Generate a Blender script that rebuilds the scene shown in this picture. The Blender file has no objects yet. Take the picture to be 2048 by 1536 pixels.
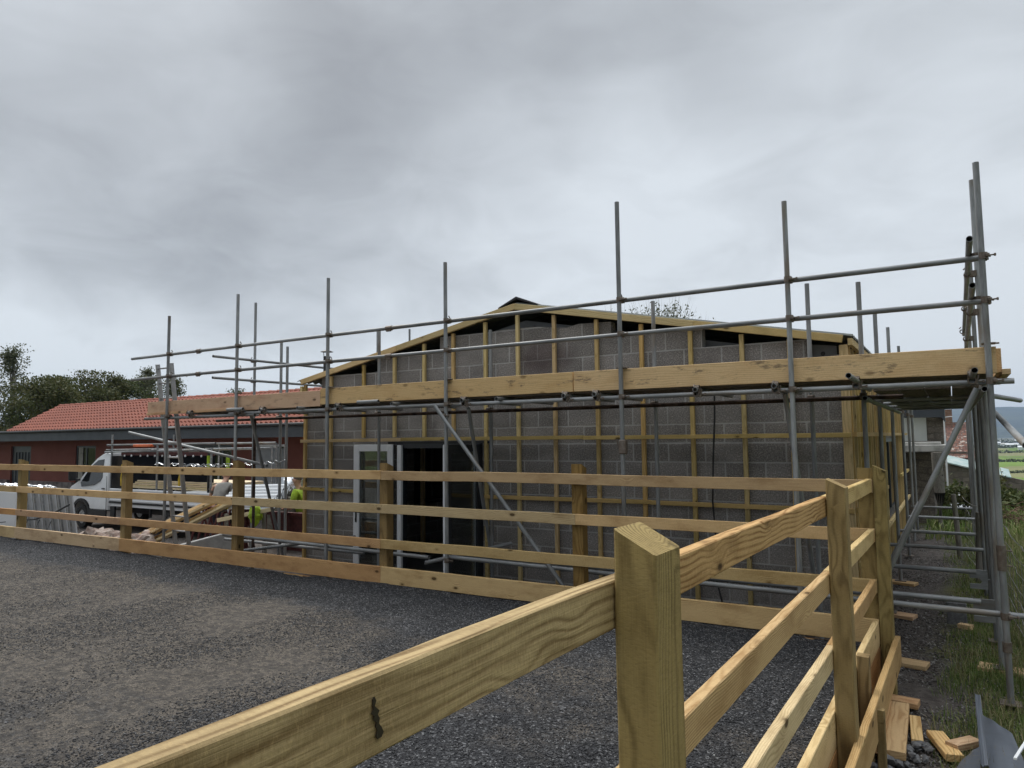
import bpy, bmesh, math, random
import numpy as np
from mathutils import Matrix, Vector, noise
R = math.radians
random.seed(7); rng = np.random.default_rng(7)
S = bpy.context.scene; COL = S.collection

# ---------------------------------------------------------------- camera
EYE = 1.76
cam = bpy.data.cameras.new('camera'); cam.lens = 36*1420/2048; cam.sensor_width = 36
cam.clip_start = .05; cam.clip_end = 20000
co = bpy.data.objects.new('camera', cam); COL.objects.link(co)
co.matrix_world = Matrix.Translation((0, 0, EYE)) @ Matrix.Rotation(R(31.7), 4, 'Z') @ Matrix.Rotation(R(94.4), 4, 'X') @ Matrix.Rotation(-.011, 4, 'Z')
S.camera = co
S.view_settings.view_transform = 'Standard'; S.view_settings.look = 'None'
S.view_settings.exposure = 0.52; S.view_settings.gamma = 1

# ---------------------------------------------------------------- node helper
class NT:
    def __init__(s, nt): s.t = nt; nt.nodes.clear()
    def n(s, typ, ins=None, **kw):
        nd = s.t.nodes.new(typ)
        for k, v in kw.items(): setattr(nd, k, v)
        for k, v in (ins or {}).items():
            sk = nd.inputs[k]
            if hasattr(v, 'links') or isinstance(v, bpy.types.NodeSocket): s.t.links.new(v, sk)
            else:
                if isinstance(v, tuple) and len(v) == 3 and sk.type == 'RGBA': v = v+(1,)
                sk.default_value = v
        return nd
    def math(s, op, a, b=0.0, c=None, clamp=False):
        d = {0: a, 1: b}
        if c is not None: d[2] = c
        nd = s.n('ShaderNodeMath', d, operation=op); nd.use_clamp = clamp; return nd.outputs[0]
    def vm(s, op, a, b=(0, 0, 0), scale=None):
        nd = s.n('ShaderNodeVectorMath', {0: a, 1: b}, operation=op)
        if scale is not None:
            if isinstance(scale, bpy.types.NodeSocket): s.t.links.new(scale, nd.inputs['Scale'])
            else: nd.inputs['Scale'].default_value = scale
        return nd.outputs['Value' if op in ('DOT_PRODUCT', 'LENGTH') else 'Vector']
    def noise(s, vec, scale, detail=3, rough=.55, dist=0):
        return s.n('ShaderNodeTexNoise', {'Vector': vec, 'Scale': scale, 'Detail': detail, 'Roughness': rough, 'Distortion': dist}).outputs
    def ss(s, v, a, b, lo=0.0, hi=1.0):
        nd = s.n('ShaderNodeMapRange', {0: v, 1: a, 2: b, 3: lo, 4: hi}, interpolation_type='SMOOTHSTEP'); return nd.outputs[0]
    def mix(s, f, a, b, blend='MIX'):
        nd = s.n('ShaderNodeMix', {0: f, 6: a, 7: b}, data_type='RGBA', blend_type=blend); return nd.outputs[2]
    def ramp(s, f, pts):
        nd = s.n('ShaderNodeValToRGB', {0: f}); cr = nd.color_ramp
        while len(cr.elements) < len(pts): cr.elements.new(.5)
        for e, (p, c) in zip(cr.elements, pts): e.position = p; e.color = c if len(c) == 4 else tuple(c)+(1,)
        return nd.outputs[0]

# ---------------------------------------------------------------- world: overcast sky
SUN_EL, SUN_AZ = 52, -62
w = bpy.data.worlds.new('World'); S.world = w; w.use_nodes = True
t = NT(w.node_tree)
g = t.n('ShaderNodeTexCoord').outputs['Generated']
sky = t.n('ShaderNodeTexSky', sky_type='NISHITA'); sky.sun_disc = False
sky.sun_elevation = R(SUN_EL); sky.sun_rotation = R(SUN_AZ)
sep = t.n('ShaderNodeSeparateXYZ', {0: g}).outputs
zc = t.math('MAXIMUM', sep[2], 0.0)
den = t.math('ADD', zc, .32)
pv = t.n('ShaderNodeCombineXYZ', {0: t.math('DIVIDE', sep[0], den), 1: t.math('DIVIDE', sep[1], den), 2: 0.3}).outputs[0]
n1 = t.noise(pv, .42, 3, .45, .3)[0]
n2 = t.noise(t.vm('ADD', pv, (7, 3, 1)), 1.1, 5, .5, .2)[0]
n3 = t.noise(t.vm('ADD', t.vm('MULTIPLY', g, (1, 1, 2.2)), (17, 9, 4)), 7.0, 7, .55, .6)[0]
# broad darker bank to the west, brighter break over the ridge
def lobe(x, y, sharp):
    d = co.matrix_world.to_3x3() @ Vector(((x-1024)/1420, (768-y)/1420, -1)); d.normalize()
    dt = t.vm('DOT_PRODUCT', g, tuple(d))
    return t.ss(dt, math.cos(sharp), 1.0)
dark = lobe(560, 400, .52); dark2 = lobe(60, 560, .33); lite = lobe(1060, 640, .4); lite2 = lobe(80, 160, .35); lite3 = lobe(2000, 330, .4)
f = t.math('ADD', t.math('MULTIPLY', n1, .9), t.math('MULTIPLY', n2, .55))
f = t.math('ADD', f, t.math('MULTIPLY', n3, t.ss(sep[2], .5, .02, .16, .46)))
f = t.math('SUBTRACT', f, t.math('MULTIPLY', dark, .20))
f = t.math('SUBTRACT', f, t.math('MULTIPLY', dark2, .11))
f = t.math('SUBTRACT', f, t.ss(sep[2], .5, .02, .05, .13))
f = t.math('ADD', f, t.math('MULTIPLY', lite, .18))
f = t.math('ADD', f, t.math('MULTIPLY', lite2, .10))
f = t.math('ADD', f, t.math('MULTIPLY', lite3, .06))
f = t.math('ADD', f, t.ss(sep[2], .27, .0, 0, .27))
cloud = t.ramp(f, [(.42, (.145, .151, .158)), (.55, (.235, .244, .254)), (.70, (.350, .367, .383)), (.92, (.53, .562, .588))])
unseen_gain = t.math('MULTIPLY', t.ss(sep[2], .54, 1.0, 1.0, 5.2), t.ss(t.vm('DOT_PRODUCT', g, (-.525, .85, 0)), -.55, .35, .68, 1.0))  # unseen sky shaped for lighting: brighter zenith, dimmer behind camera to darken walls
cloud = t.vm('SCALE', cloud, scale=unseen_gain)
skyb = t.vm('SCALE', sky.outputs[0], scale=.09)
low = t.ss(sep[2], -.05, .0)
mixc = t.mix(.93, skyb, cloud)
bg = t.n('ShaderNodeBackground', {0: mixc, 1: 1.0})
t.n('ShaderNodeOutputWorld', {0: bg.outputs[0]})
sl = bpy.data.lights.new('sun', 'SUN'); sl.energy = 1.5; sl.angle = R(18); sl.color = (1, .965, .91)
so = bpy.data.objects.new('sun', sl); COL.objects.link(so)
so.rotation_euler = (R(90-SUN_EL), 0, R(180-SUN_AZ))

# ---------------------------------------------------------------- materials
MATS = {}
def newmat(name):
    m = bpy.data.materials.new(name); m.use_nodes = True
    t = NT(m.node_tree); t.bsdf = t.n('ShaderNodeBsdfPrincipled')
    t.out = t.n('ShaderNodeOutputMaterial', {0: t.bsdf.outputs[0]}); MATS[name] = m
    return m, t
def setb(t, **kw):
    names = {'color': 'Base Color', 'rough': 'Roughness', 'metal': 'Metallic', 'spec': 'Specular IOR Level', 'normal': 'Normal', 'trans': 'Transmission Weight', 'alpha': 'Alpha', 'ior': 'IOR'}
    for k, v in kw.items():
        sk = t.bsdf.inputs[names[k]]
        if isinstance(v, bpy.types.NodeSocket): t.t.links.new(v, sk)
        else: sk.default_value = v+(1,) if isinstance(v, tuple) and len(v) == 3 else v
def bump(t, h, strength=.3, dist=.01):
    return t.n('ShaderNodeBump', {'Strength': strength, 'Distance': dist, 'Height': h}).outputs[0]
def coords(t, kind='Object'): return t.n('ShaderNodeTexCoord').outputs[kind]

def wood(name, pale, late, stain=(.2, .17, .06), stainamt=.35, ring=34, rings=.8, knot=1.0, dirt=0.0, rough=.75):
    m, t = newmat(name)
    o = coords(t); rnd = t.n('ShaderNodeObjectInfo').outputs['Random']
    off = t.n('ShaderNodeCombineXYZ', {0: t.math('MULTIPLY', rnd, 91.0), 1: t.math('MULTIPLY', rnd, 37.0), 2: t.math('MULTIPLY', rnd, 53.0)}).outputs[0]
    r2 = t.math('FRACT', t.math('MULTIPLY', rnd, 13.7)); r3 = t.math('FRACT', t.math('MULTIPLY', rnd, 29.3))
    pith = t.n('ShaderNodeCombineXYZ', {0: 0.0, 1: t.math('MULTIPLY_ADD', r2, .12, -.06), 2: t.math('MULTIPLY_ADD', r3, .10, -.14)}).outputs[0]
    q = t.vm('ADD', o, pith)
    lo = t.vm('ADD', t.vm('MULTIPLY', o, (1.1, 3.0, 3.0)), off)
    wv = t.noise(lo, 1.3, 2, .5)[1]
    q = t.vm('ADD', q, t.vm('SCALE', t.vm('SUBTRACT', wv, (.5, .5, .5)), scale=.085))
    # knots
    kc = t.vm('ADD', t.vm('MULTIPLY', o, (4.0, 8.0, 8.0)), off)
    kv = t.n('ShaderNodeTexVoronoi', {'Vector': kc, 'Scale': 1.0, 'Randomness': 1.0}).outputs
    ksel = t.math('GREATER_THAN', t.n('ShaderNodeSeparateXYZ', {0: kv[1]}).outputs[0], .58)
    kd = kv[0]
    kf = t.math('MULTIPLY', t.ss(kd, .16, .11), ksel); kf = t.math('MULTIPLY', kf, knot)
    kw = t.math('MULTIPLY', t.ss(kd, .55, .1), ksel)
    q = t.vm('ADD', q, t.n('ShaderNodeCombineXYZ', {1: t.math('MULTIPLY', kw, .02), 2: t.math('MULTIPLY', kw, .025)}).outputs[0])
    s3 = t.n('ShaderNodeSeparateXYZ', {0: q}).outputs
    rad = t.math('SQRT', t.math('ADD', t.math('MULTIPLY', s3[1], s3[1]), t.math('MULTIPLY', s3[2], s3[2])))
    ph = t.math('MULTIPLY', rad, ring*6.283*2.4)
    sw = t.math('MULTIPLY_ADD', t.math('SINE', ph), .5, .5)
    sw = t.math('POWER', sw, 2.2)
    fib = t.noise(t.vm('ADD', t.vm('MULTIPLY', o, (5, 260, 260)), off), 1.0, 3, .6)[0]
    blot = t.noise(lo, 2.2, 4, .6)[0]
    fac = t.math('MULTIPLY', t.math('MULTIPLY', sw, t.ss(t.noise(lo, 3.1, 3)[0], .3, .7, .35, 1.15)), rings)
    fac = t.math('ADD', fac, t.math('MULTIPLY_ADD', fib, .7, -.35), clamp=True)
    c = t.mix(fac, pale, late)
    c = t.mix(t.math('MULTIPLY', t.ss(blot, .45, .72), stainamt), c, stain)
    c = t.mix(t.math('MULTIPLY', t.ss(kd, .26, .12), t.math('MULTIPLY', ksel, .5)), c, tuple(x*.55 for x in late))
    c = t.mix(kf, c, tuple(x*.28 for x in late))
    if dirt:
        dn = t.noise(t.vm('ADD', t.vm('MULTIPLY', o, (3, 9, 9)), off), 1.5, 6, .7)[0]
        c = t.mix(t.math('MULTIPLY', t.ss(dn, .56, .68), dirt), c, (.10, .075, .055))
    hv = t.math('MULTIPLY_ADD', rnd, .34, .82)
    hsv = t.n('ShaderNodeHueSaturation', {'Value': hv, 'Saturation': t.math('MULTIPLY_ADD', r2, .25, .86), 'Hue': t.math('MULTIPLY_ADD', r3, .02, .49), 'Color': c})
    saw = t.noise(t.vm('ADD', t.vm('MULTIPLY', o, (160, 60, 60)), off), 1.0, 3, .7)[0]
    cs = t.mix(t.math('MULTIPLY', t.ss(saw, .5, .75), .22), hsv.outputs[0], tuple(min(1, x*1.5) for x in pale)); cs = t.mix(t.math('MULTIPLY', t.ss(saw, .5, .25), .3), cs, late)
    hh_ = t.math('ADD', t.math('SUBTRACT', fib, t.math('MULTIPLY', sw, .4)), t.math('MULTIPLY', saw, .9))
    setb(t, color=cs, rough=rough, spec=.2, normal=bump(t, hh_, .5, .003))
    return m
wood('rail_wood', (.56, .40, .20), (.29, .17, .06), (.27, .16, .06), .6, ring=40, rings=.62)
wood('rail_grainy', (.50, .345, .16), (.20, .115, .04), (.20, .12, .045), .6, ring=22, rings=.95)
wood('rail_brown', (.46, .275, .125), (.27, .14, .055), (.24, .12, .05), .6)
wood('post_wood', (.285, .20, .078), (.12, .078, .027), (.12, .075, .028), .45, ring=30, rings=.75)
wood('batten_wood', (.62, .45, .20), (.38, .26, .09), (.30, .22, .07), .5)
wood('board_wood', (.61, .42, .23), (.42, .26, .125), (.48, .29, .14), .6, ring=20, rings=.5, knot=.45, dirt=.75)
wood('board_brown', (.55, .38, .23), (.38, .24, .13), (.36, .2, .11), .7, ring=22, rings=.5, dirt=.5)
wood('board_old', (.16, .13, .10), (.08, .065, .05), (.06, .05, .04), .6, ring=20)
wood('offcut_wood', (.62, .42, .22), (.38, .21, .09), (.42, .24, .1), .4, ring=22, rings=.9)
wood('weathered_wood', (.20, .185, .16), (.10, .09, .075), (.10, .11, .07), .6, ring=26, rough=.9)
wood('fresh_wood', (.70, .57, .36), (.52, .38, .2), (.5, .36, .18), .3, rings=.5)

def plain(name, col, rough=.6, metal=0, var=.15, scale=6, bumpv=0, spec=.5, col2=None):
    m, t = newmat(name); o = coords(t)
    n = t.noise(o, scale, 5, .6)[0]
    c2 = col2 or tuple(x*(1-var*2.2) for x in col)
    c = t.mix(t.ss(n, .35, .7), col, c2)
    kw = dict(color=c, rough=t.math('MULTIPLY_ADD', n, .2, rough-.1), metal=metal, spec=spec)
    if bumpv: kw['normal'] = bump(t, t.noise(o, scale*6, 4)[0], bumpv, .01)
    setb(t, **kw); return m
# galvanised tube
m, t = newmat('galvanised'); o = coords(t); rnd = t.n('ShaderNodeObjectInfo').outputs['Random']
oo = t.vm('ADD', t.vm('MULTIPLY', o, (1, 6, 6)), t.n('ShaderNodeCombineXYZ', {0: t.math('MULTIPLY', rnd, 40.0)}).outputs[0])
n = t.noise(oo, 3, 6, .65)[0]; n2_ = t.noise(oo, 40, 3, .7)[0]
c = t.mix(t.ss(n, .35, .65), (.19, .197, .20), (.30, .308, .31))
c = t.mix(t.math('MULTIPLY', t.ss(n2_, .6, .7), .5), c, (.16, .14, .11))
c = t.mix(t.math('MULTIPLY', t.ss(t.noise(oo, 1.4, 5)[0], .54, .68), .6), c, (.17, .125, .08))
hsv = t.n('ShaderNodeHueSaturation', {'Value': t.math('MULTIPLY_ADD', rnd, .45, .72), 'Color': c})
setb(t, color=hsv.outputs[0], metal=.35, rough=t.math('MULTIPLY_ADD', n2_, .3, .38), normal=bump(t, n2_, .15, .002))
plain('coupler_steel', (.13, .10, .08), .6, .5, .3, 30, .3, col2=(.2, .17, .14))
plain('rusty_steel', (.09, .055, .04), .8, .3, .3, 12, .2)
plain('aluminium', (.46, .46, .46), .4, .7, .1, 8)
plain('black_plastic', (.015, .015, .016), .5)
plain('tyre_rubber', (.022, .022, .022), .85, bumpv=.2)
plain('white_paint', (.78, .79, .80), .3, var=.04, scale=2)
plain('upvc_white', (.84, .85, .86), .35, var=.04, scale=3)
plain('anthracite', (.028, .032, .038), .4, var=.1)
plain('fascia_grey', (.045, .052, .062), .5, var=.1, scale=2)
plain('red_render', (.19, .06, .042), .85, var=.07, scale=1.2, bumpv=.15)
plain('plinth_stone', (.19, .16, .15), .9, var=.3, scale=3, bumpv=.6)
plain('concrete', (.36, .355, .34), .85, var=.12, scale=5, bumpv=.3)
plain('floor_concrete', (.30, .30, .29), .7, var=.1, scale=2)
plain('dark_plaster', (.10, .10, .10), .9)
plain('dark_steel', (.17, .175, .18), .6, .3, .15, 3)
plain('maroon_steel', (.10, .022, .02), .6, .2, .25, 10)
plain('orange_plastic', (.75, .14, .03), .4)
plain('yellow_strap', (.72, .50, .05), .6)
plain('lime_cloth', (.36, .52, .03), .8, var=.2, scale=12, bumpv=.4)
plain('grey_shirt', (.22, .21, .19), .9, var=.1, scale=10, bumpv=.2)
plain('skin_tone', (.52, .30, .21), .55, var=.06)
plain('hair_grey', (.20, .17, .14), .9)
plain('hair_dark', (.028, .018, .010), .5)
plain('denim', (.035, .04, .055), .9)
plain('grey_sheet', (.34, .35, .36), .6, .2, .12, 3)
plain('white_sheet', (.66, .68, .70), .4, var=.04, scale=1)
plain('tarpaulin', (.008, .009, .012), .8, var=.1, scale=3, bumpv=.3, spec=.08)
plain('silver_foil', (.6, .62, .64), .25, .9, .1, 10, .6)
plain('blind_cream', (.34, .33, .28), .8)
plain('boulder_stone', (.22, .15, .12), .9, var=.25, scale=7, bumpv=.9, col2=(.36, .31, .27))
plain('dark_stone', (.10, .10, .105), .8, var=.25, scale=30, bumpv=.6, col2=(.19, .19, .19))
plain('membrane', (.08, .092, .112), .45, var=.08, scale=2, bumpv=.1)
plain('turquoise_sheet', (.26, .36, .35), .6, var=.15, scale=3, col2=(.40, .45, .43))
plain('white_cladding', (.60, .62, .58), .6, var=.06, scale=1)
plain('slab_white', (.50, .49, .46), .8, var=.2, scale=4)
plain('brushwood', (.17, .10, .065), .95, var=.25, scale=6)
plain('bark', (.13, .11, .09), .95, var=.3, scale=12, bumpv=.8)
plain('birch_bark', (.38, .36, .33), .9, var=.4, scale=10)
plain('cow_hide', (.03, .025, .02), .8)
plain('corrugated_roof', (.075, .08, .075), .85, var=.2, scale=4, bumpv=.2, col2=(.12, .13, .11))
plain('wire', (.30, .29, .27), .5, .6)
plain('black_cable', (.012, .012, .012), .5)
plain('number_plate', (.75, .62, .06), .5)

m, t = newmat('roof_tile'); o = coords(t)
n = t.noise(o, .8, 4)[0]; nn = t.noise(o, 14, 4)[0]
c = t.mix(t.ss(n, .3, .7), (.30, .092, .056), (.235, .072, .045)); c = t.mix(t.ss(nn, .4, .7), c, (.18, .06, .042))
setb(t, color=c, rough=.8, spec=.3)
m, t = newmat('old_pantile'); o = coords(t)
b = t.n('ShaderNodeTexBrick', {'Vector': t.vm('MULTIPLY', o, (1, 1, 1)), 'Color1': (.11, .05, .036), 'Color2': (.17, .075, .05), 'Mortar': (.06, .035, .03), 'Scale': 1.0, 'Mortar Size': .02, 'Brick Width': .22, 'Row Height': .2})
c = t.mix(t.ss(t.noise(o, 5, 6, .7)[0], .54, .66), b.outputs[0], (.42, .38, .33))
setb(t, color=c, rough=.9)
m, t = newmat('glass_dark'); o = coords(t)
setb(t, color=(.012, .014, .015), rough=.05, spec=.4)
m, t = newmat('glass_clear')
gl = t.n('ShaderNodeBsdfGlossy', {'Roughness': .02}); tr = t.n('ShaderNodeBsdfTransparent', {0: (.80, .84, .84)})
mx = t.n('ShaderNodeMixShader', {0: t.math('MULTIPLY_ADD', t.n('ShaderNodeFresnel', {0: 1.45}).outputs[0], .8, .02), 1: tr.outputs[0], 2: gl.outputs[0]})
t.t.links.new(mx.outputs[0], t.out.inputs[0])

# concrete blockwork; the wall's own X/Z (or Y/Z) are the brick plane
def blockmat(name, swap, c1=(.165, .153, .142), c2=(.325, .302, .282), mort=(.45, .44, .42), bw=.46, rh=.23, zoff=-.074, stone=False):
    m, t = newmat(name); o = coords(t); s3 = t.n('ShaderNodeSeparateXYZ', {0: o}).outputs
    v = t.n('ShaderNodeCombineXYZ', {0: s3[1] if swap else s3[0], 1: t.math('ADD', s3[2], zoff+2.3), 2: 0.0}).outputs[0]
    wv = t.vm('SCALE', t.vm('SUBTRACT', t.noise(o, 9 if not stone else 2.5, 3)[1], (.5, .5, .5)), scale=.012 if not stone else .25)
    v2 = t.vm('ADD', v, wv)
    b = t.n('ShaderNodeTexBrick', {'Vector': v2, 'Color1': c1, 'Color2': c2, 'Mortar': mort, 'Scale': 1.0, 'Mortar Size': .010 if not stone else .02, 'Mortar Smooth': .25, 'Bias': .1, 'Brick Width': bw, 'Row Height': rh})
    b.offset = .5
    sp = t.noise(o, 62, 5, .75)[0]; bl = t.noise(o, 1.3, 5, .6)[0]
    c = t.mix(.55, b.outputs[0], t.ramp(sp, [(.34, tuple(x*.35 for x in c1)), (.47, c1), (.56, c2), (.68, tuple(min(1, x*2.3) for x in c2))]), 'MIX')
    c = t.mix(b.outputs[1], c, t.mix(t.ss(sp, .3, .7), mort, tuple(x*.7 for x in mort)))
    c = t.mix(t.math('MULTIPLY', t.ss(bl, .55, .72), .5), c, (.085, .07, .068))
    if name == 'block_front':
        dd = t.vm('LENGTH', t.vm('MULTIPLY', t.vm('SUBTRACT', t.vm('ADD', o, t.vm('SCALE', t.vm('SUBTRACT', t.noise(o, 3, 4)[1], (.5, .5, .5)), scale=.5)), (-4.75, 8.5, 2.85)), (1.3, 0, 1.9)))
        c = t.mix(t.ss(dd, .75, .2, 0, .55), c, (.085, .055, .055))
    vary = t.noise(t.vm('MULTIPLY', v2, (1/bw, 1/rh, 1)), .9, 1)[0]
    c = t.n('ShaderNodeHueSaturation', {'Value': t.math('MULTIPLY_ADD', vary, .7, .62), 'Color': c}).outputs[0]
    h = t.math('ADD', t.math('MULTIPLY', sp, .4), t.math('MULTIPLY', b.outputs[1], -.8))
    setb(t, color=c, rough=.92, spec=.2, normal=bump(t, h, .7, .006)); return m
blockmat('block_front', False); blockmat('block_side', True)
blockmat('stone_front', False, (.12, .105, .09), (.24, .205, .17), (.16, .14, .12), .38, .17, 0, True)
blockmat('stone_side', True, (.12, .105, .09), (.24, .205, .17), (.16, .14, .12), .38, .17, 0, True)
blockmat('brick_red', False, (.20, .10, .07), (.28, .16, .11), (.30, .26, .22), .225, .075, 0)

def leafmat(name, c1, c2, c3):
    m, t = newmat(name); o = coords(t)
    g_ = t.n('ShaderNodeNewGeometry').outputs
    isl = g_['Random Per Island']
    c = t.ramp(isl, [(0, c1), (.5, c2), (1, c3)])
    setb(t, color=c, rough=.65, spec=.25)
    tl = t.n('ShaderNodeBsdfTranslucent', {0: c}); mx = t.n('ShaderNodeMixShader', {0: .25, 1: t.bsdf.outputs[0], 2: tl.outputs[0]})
    t.t.links.new(mx.outputs[0], t.out.inputs[0]); return m
leafmat('leaf_dark', (.035, .05, .016), (.065, .085, .026), (.11, .12, .042))
leafmat('leaf_olive', (.05, .06, .02), (.085, .095, .035), (.12, .11, .045))
leafmat('leaf_grey', (.07, .085, .045), (.11, .12, .065), (.15, .15, .09))
leafmat('grass_blade', (.07, .12, .022), (.13, .19, .045), (.27, .26, .12))
leafmat('dry_grass', (.14, .13, .05), (.24, .20, .10), (.34, .29, .17))

# ground
m, t = newmat('site_ground'); o = coords(t)
s3 = t.n('ShaderNodeSeparateXYZ', {0: o}).outputs
n_a = t.noise(o, .8, 5)[0]; n_b = t.noise(o, 14, 6, .7)[0]; n_c = t.noise(o, 90, 3, .7)[0]
soil = t.mix(t.ss(n_b, .3, .7), (.06, .052, .047), (.14, .122, .11)); soil = t.mix(t.ss(n_c, .6, .75), soil, (.22, .21, .20))
grass = t.mix(t.ss(n_b, .3, .7), (.045, .06, .018), (.11, .13, .04)); grass = t.mix(t.ss(n_a, .5, .8), grass, (.14, .12, .055))
near_g = t.math('MULTIPLY', t.ss(t.math('ADD', s3[0], t.math('MULTIPLY_ADD', n_a, 1.4, -.7)), -.3, .2), 1.0)
far_g = t.ss(s3[1], 17, 22); edge = t.math('MAXIMUM', near_g, far_g)
left_g = t.ss(t.math('MULTIPLY', s3[0], -1), 37, 42); edge = t.math('MAXIMUM', edge, left_g)
vor = t.n('ShaderNodeTexVoronoi', {'Vector': t.vm('MULTIPLY', t.vm('ADD', o, t.vm('SCALE', t.noise(o, .004, 2)[1], scale=90.0)), (.0075, .0048, 0)), 'Scale': 1.0})
fc = t.n('ShaderNodeSeparateXYZ', {0: vor.outputs[1]}).outputs[0]
fields = t.ramp(fc, [(0, (.10, .17, .028)), (.35, (.13, .21, .035)), (.6, (.16, .19, .06)), (.8, (.20, .18, .10)), (1, (.10, .12, .05))])
fields = t.mix(t.math('MULTIPLY', t.ss(t.noise(o, .03, 4)[0], .45, .7), .5), fields, (.085, .13, .03))
town = t.ss(s3[1], 1300, 2100); fields = t.mix(town, fields, t.mix(t.ss(t.noise(o, .012, 5)[0], .4, .6), (.05, .065, .035), (.15, .15, .12)))
c = t.mix(edge, soil, grass); c = t.mix(t.ss(s3[1], 55, 110), c, fields)
setb(t, color=c, rough=.95, spec=.1, normal=bump(t, t.math('ADD', n_b, t.math('MULTIPLY', n_c, .5)), .8, .03))
m, t = newmat('arena_surface'); o = coords(t)
v1 = t.n('ShaderNodeTexVoronoi', {'Vector': o, 'Scale': 75.0}); v2 = t.n('ShaderNodeTexVoronoi', {'Vector': t.vm('ADD', o, (3, 5, 1)), 'Scale': 130.0})
a = t.noise(o, .45, 4, .6)[0]; b_ = t.noise(o, 2.6, 5, .6)[0]; gr = t.noise(o, 160, 3, .7)[0]
s3 = t.n('ShaderNodeSeparateXYZ', {0: o}).outputs
cell = t.n('ShaderNodeSeparateXYZ', {0: v1.outputs[1]}).outputs[0]
darkc = t.ramp(cell, [(0, (.010, .010, .012)), (.55, (.026, .027, .030)), (.85, (.07, .071, .075)), (1, (.19, .19, .195))])
cl1 = t.noise(o, 38, 4, .7)[0]; cl2 = t.noise(o, 11, 4, .65)[0]
sandc = t.mix(t.ss(gr, .35, .65), (.05, .042, .034), (.25, .212, .17)); sandc = t.mix(t.ss(cl1, .34, .54), (.036, .032, .029), sandc)
sandc = t.mix(t.math('MULTIPLY', t.ss(cl2, .55, .42), .6), sandc, (.038, .035, .033))
wear = t.math('ADD', t.math('MULTIPLY', a, 1.0), t.math('MULTIPLY', b_, .55))
wear = t.math('ADD', wear, t.ss(s3[0], -2.0, -7.5, 0, .30))
wear = t.math('SUBTRACT', wear, t.ss(s3[1], 4.9, 6.2, 0, .6))
c = t.mix(t.ss(wear, .66, .98, 0, .92), darkc, sandc)
setb(t, color=c, rough=.85, spec=.3, normal=bump(t, t.math('ADD', t.math('ADD', v1.outputs[0], t.math('MULTIPLY', cl1, 1.6)), t.math('MULTIPLY', gr, .6)), 1.0, .014))
m, t = newmat('arena_chip'); isl = t.n('ShaderNodeNewGeometry').outputs['Random Per Island']
c = t.ramp(isl, [(0, (.009, .009, .011)), (.55, (.024, .025, .028)), (.9, (.065, .065, .067)), (1, (.20, .20, .20))])
setb(t, color=c, rough=.7, spec=.4)
m, t = newmat('path_stone'); isl = t.n('ShaderNodeNewGeometry').outputs['Random Per Island']
c = t.ramp(isl, [(0, (.05, .043, .04)), (.5, (.11, .098, .09)), (.85, (.17, .16, .15)), (1, (.33, .32, .30))]); setb(t, color=c, rough=.85, spec=.3)
m, t = newmat('hill_cover'); o = coords(t)
c = t.mix(t.ss(t.noise(o, .004, 6, .7)[0], .42, .6), (.016, .026, .018), (.045, .058, .028)); setb(t, color=c, rough=1, spec=0)

# ---------------------------------------------------------------- object helpers
W = {}                       # world matrices
def link(name, mesh, mat=None, parent=None, M=None):
    o = bpy.data.objects.new(name, mesh); COL.objects.link(o)
    if mat is not None and mesh is not None and len(mesh.materials) == 0: mesh.materials.append(MATS[mat])
    M = M or Matrix(); W[o] = M
    if parent: o.parent = parent; o.matrix_basis = W[parent].inverted() @ M
    else: o.matrix_basis = M
    return o
def tag(o, label=None, cat=None, group=None, kind=None):
    for k, v in (('label', label), ('category', cat), ('group', group), ('kind', kind)):
        if v: o[k] = v
    return o
def thing(name, loc, label, cat, group=None):
    return tag(link(name, None, M=Matrix.Translation(loc)), label, cat, group)
def copy_tree(o, M, parent=None):
    c = o.copy(); COL.objects.link(c); W[c] = M
    if parent: c.parent = parent; c.matrix_basis = o.matrix_basis.copy()
    else: c.matrix_basis = M
    for ch in [x for x in W if x.parent == o]: copy_tree(ch, M @ ch.matrix_basis, c)
    return c
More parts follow.
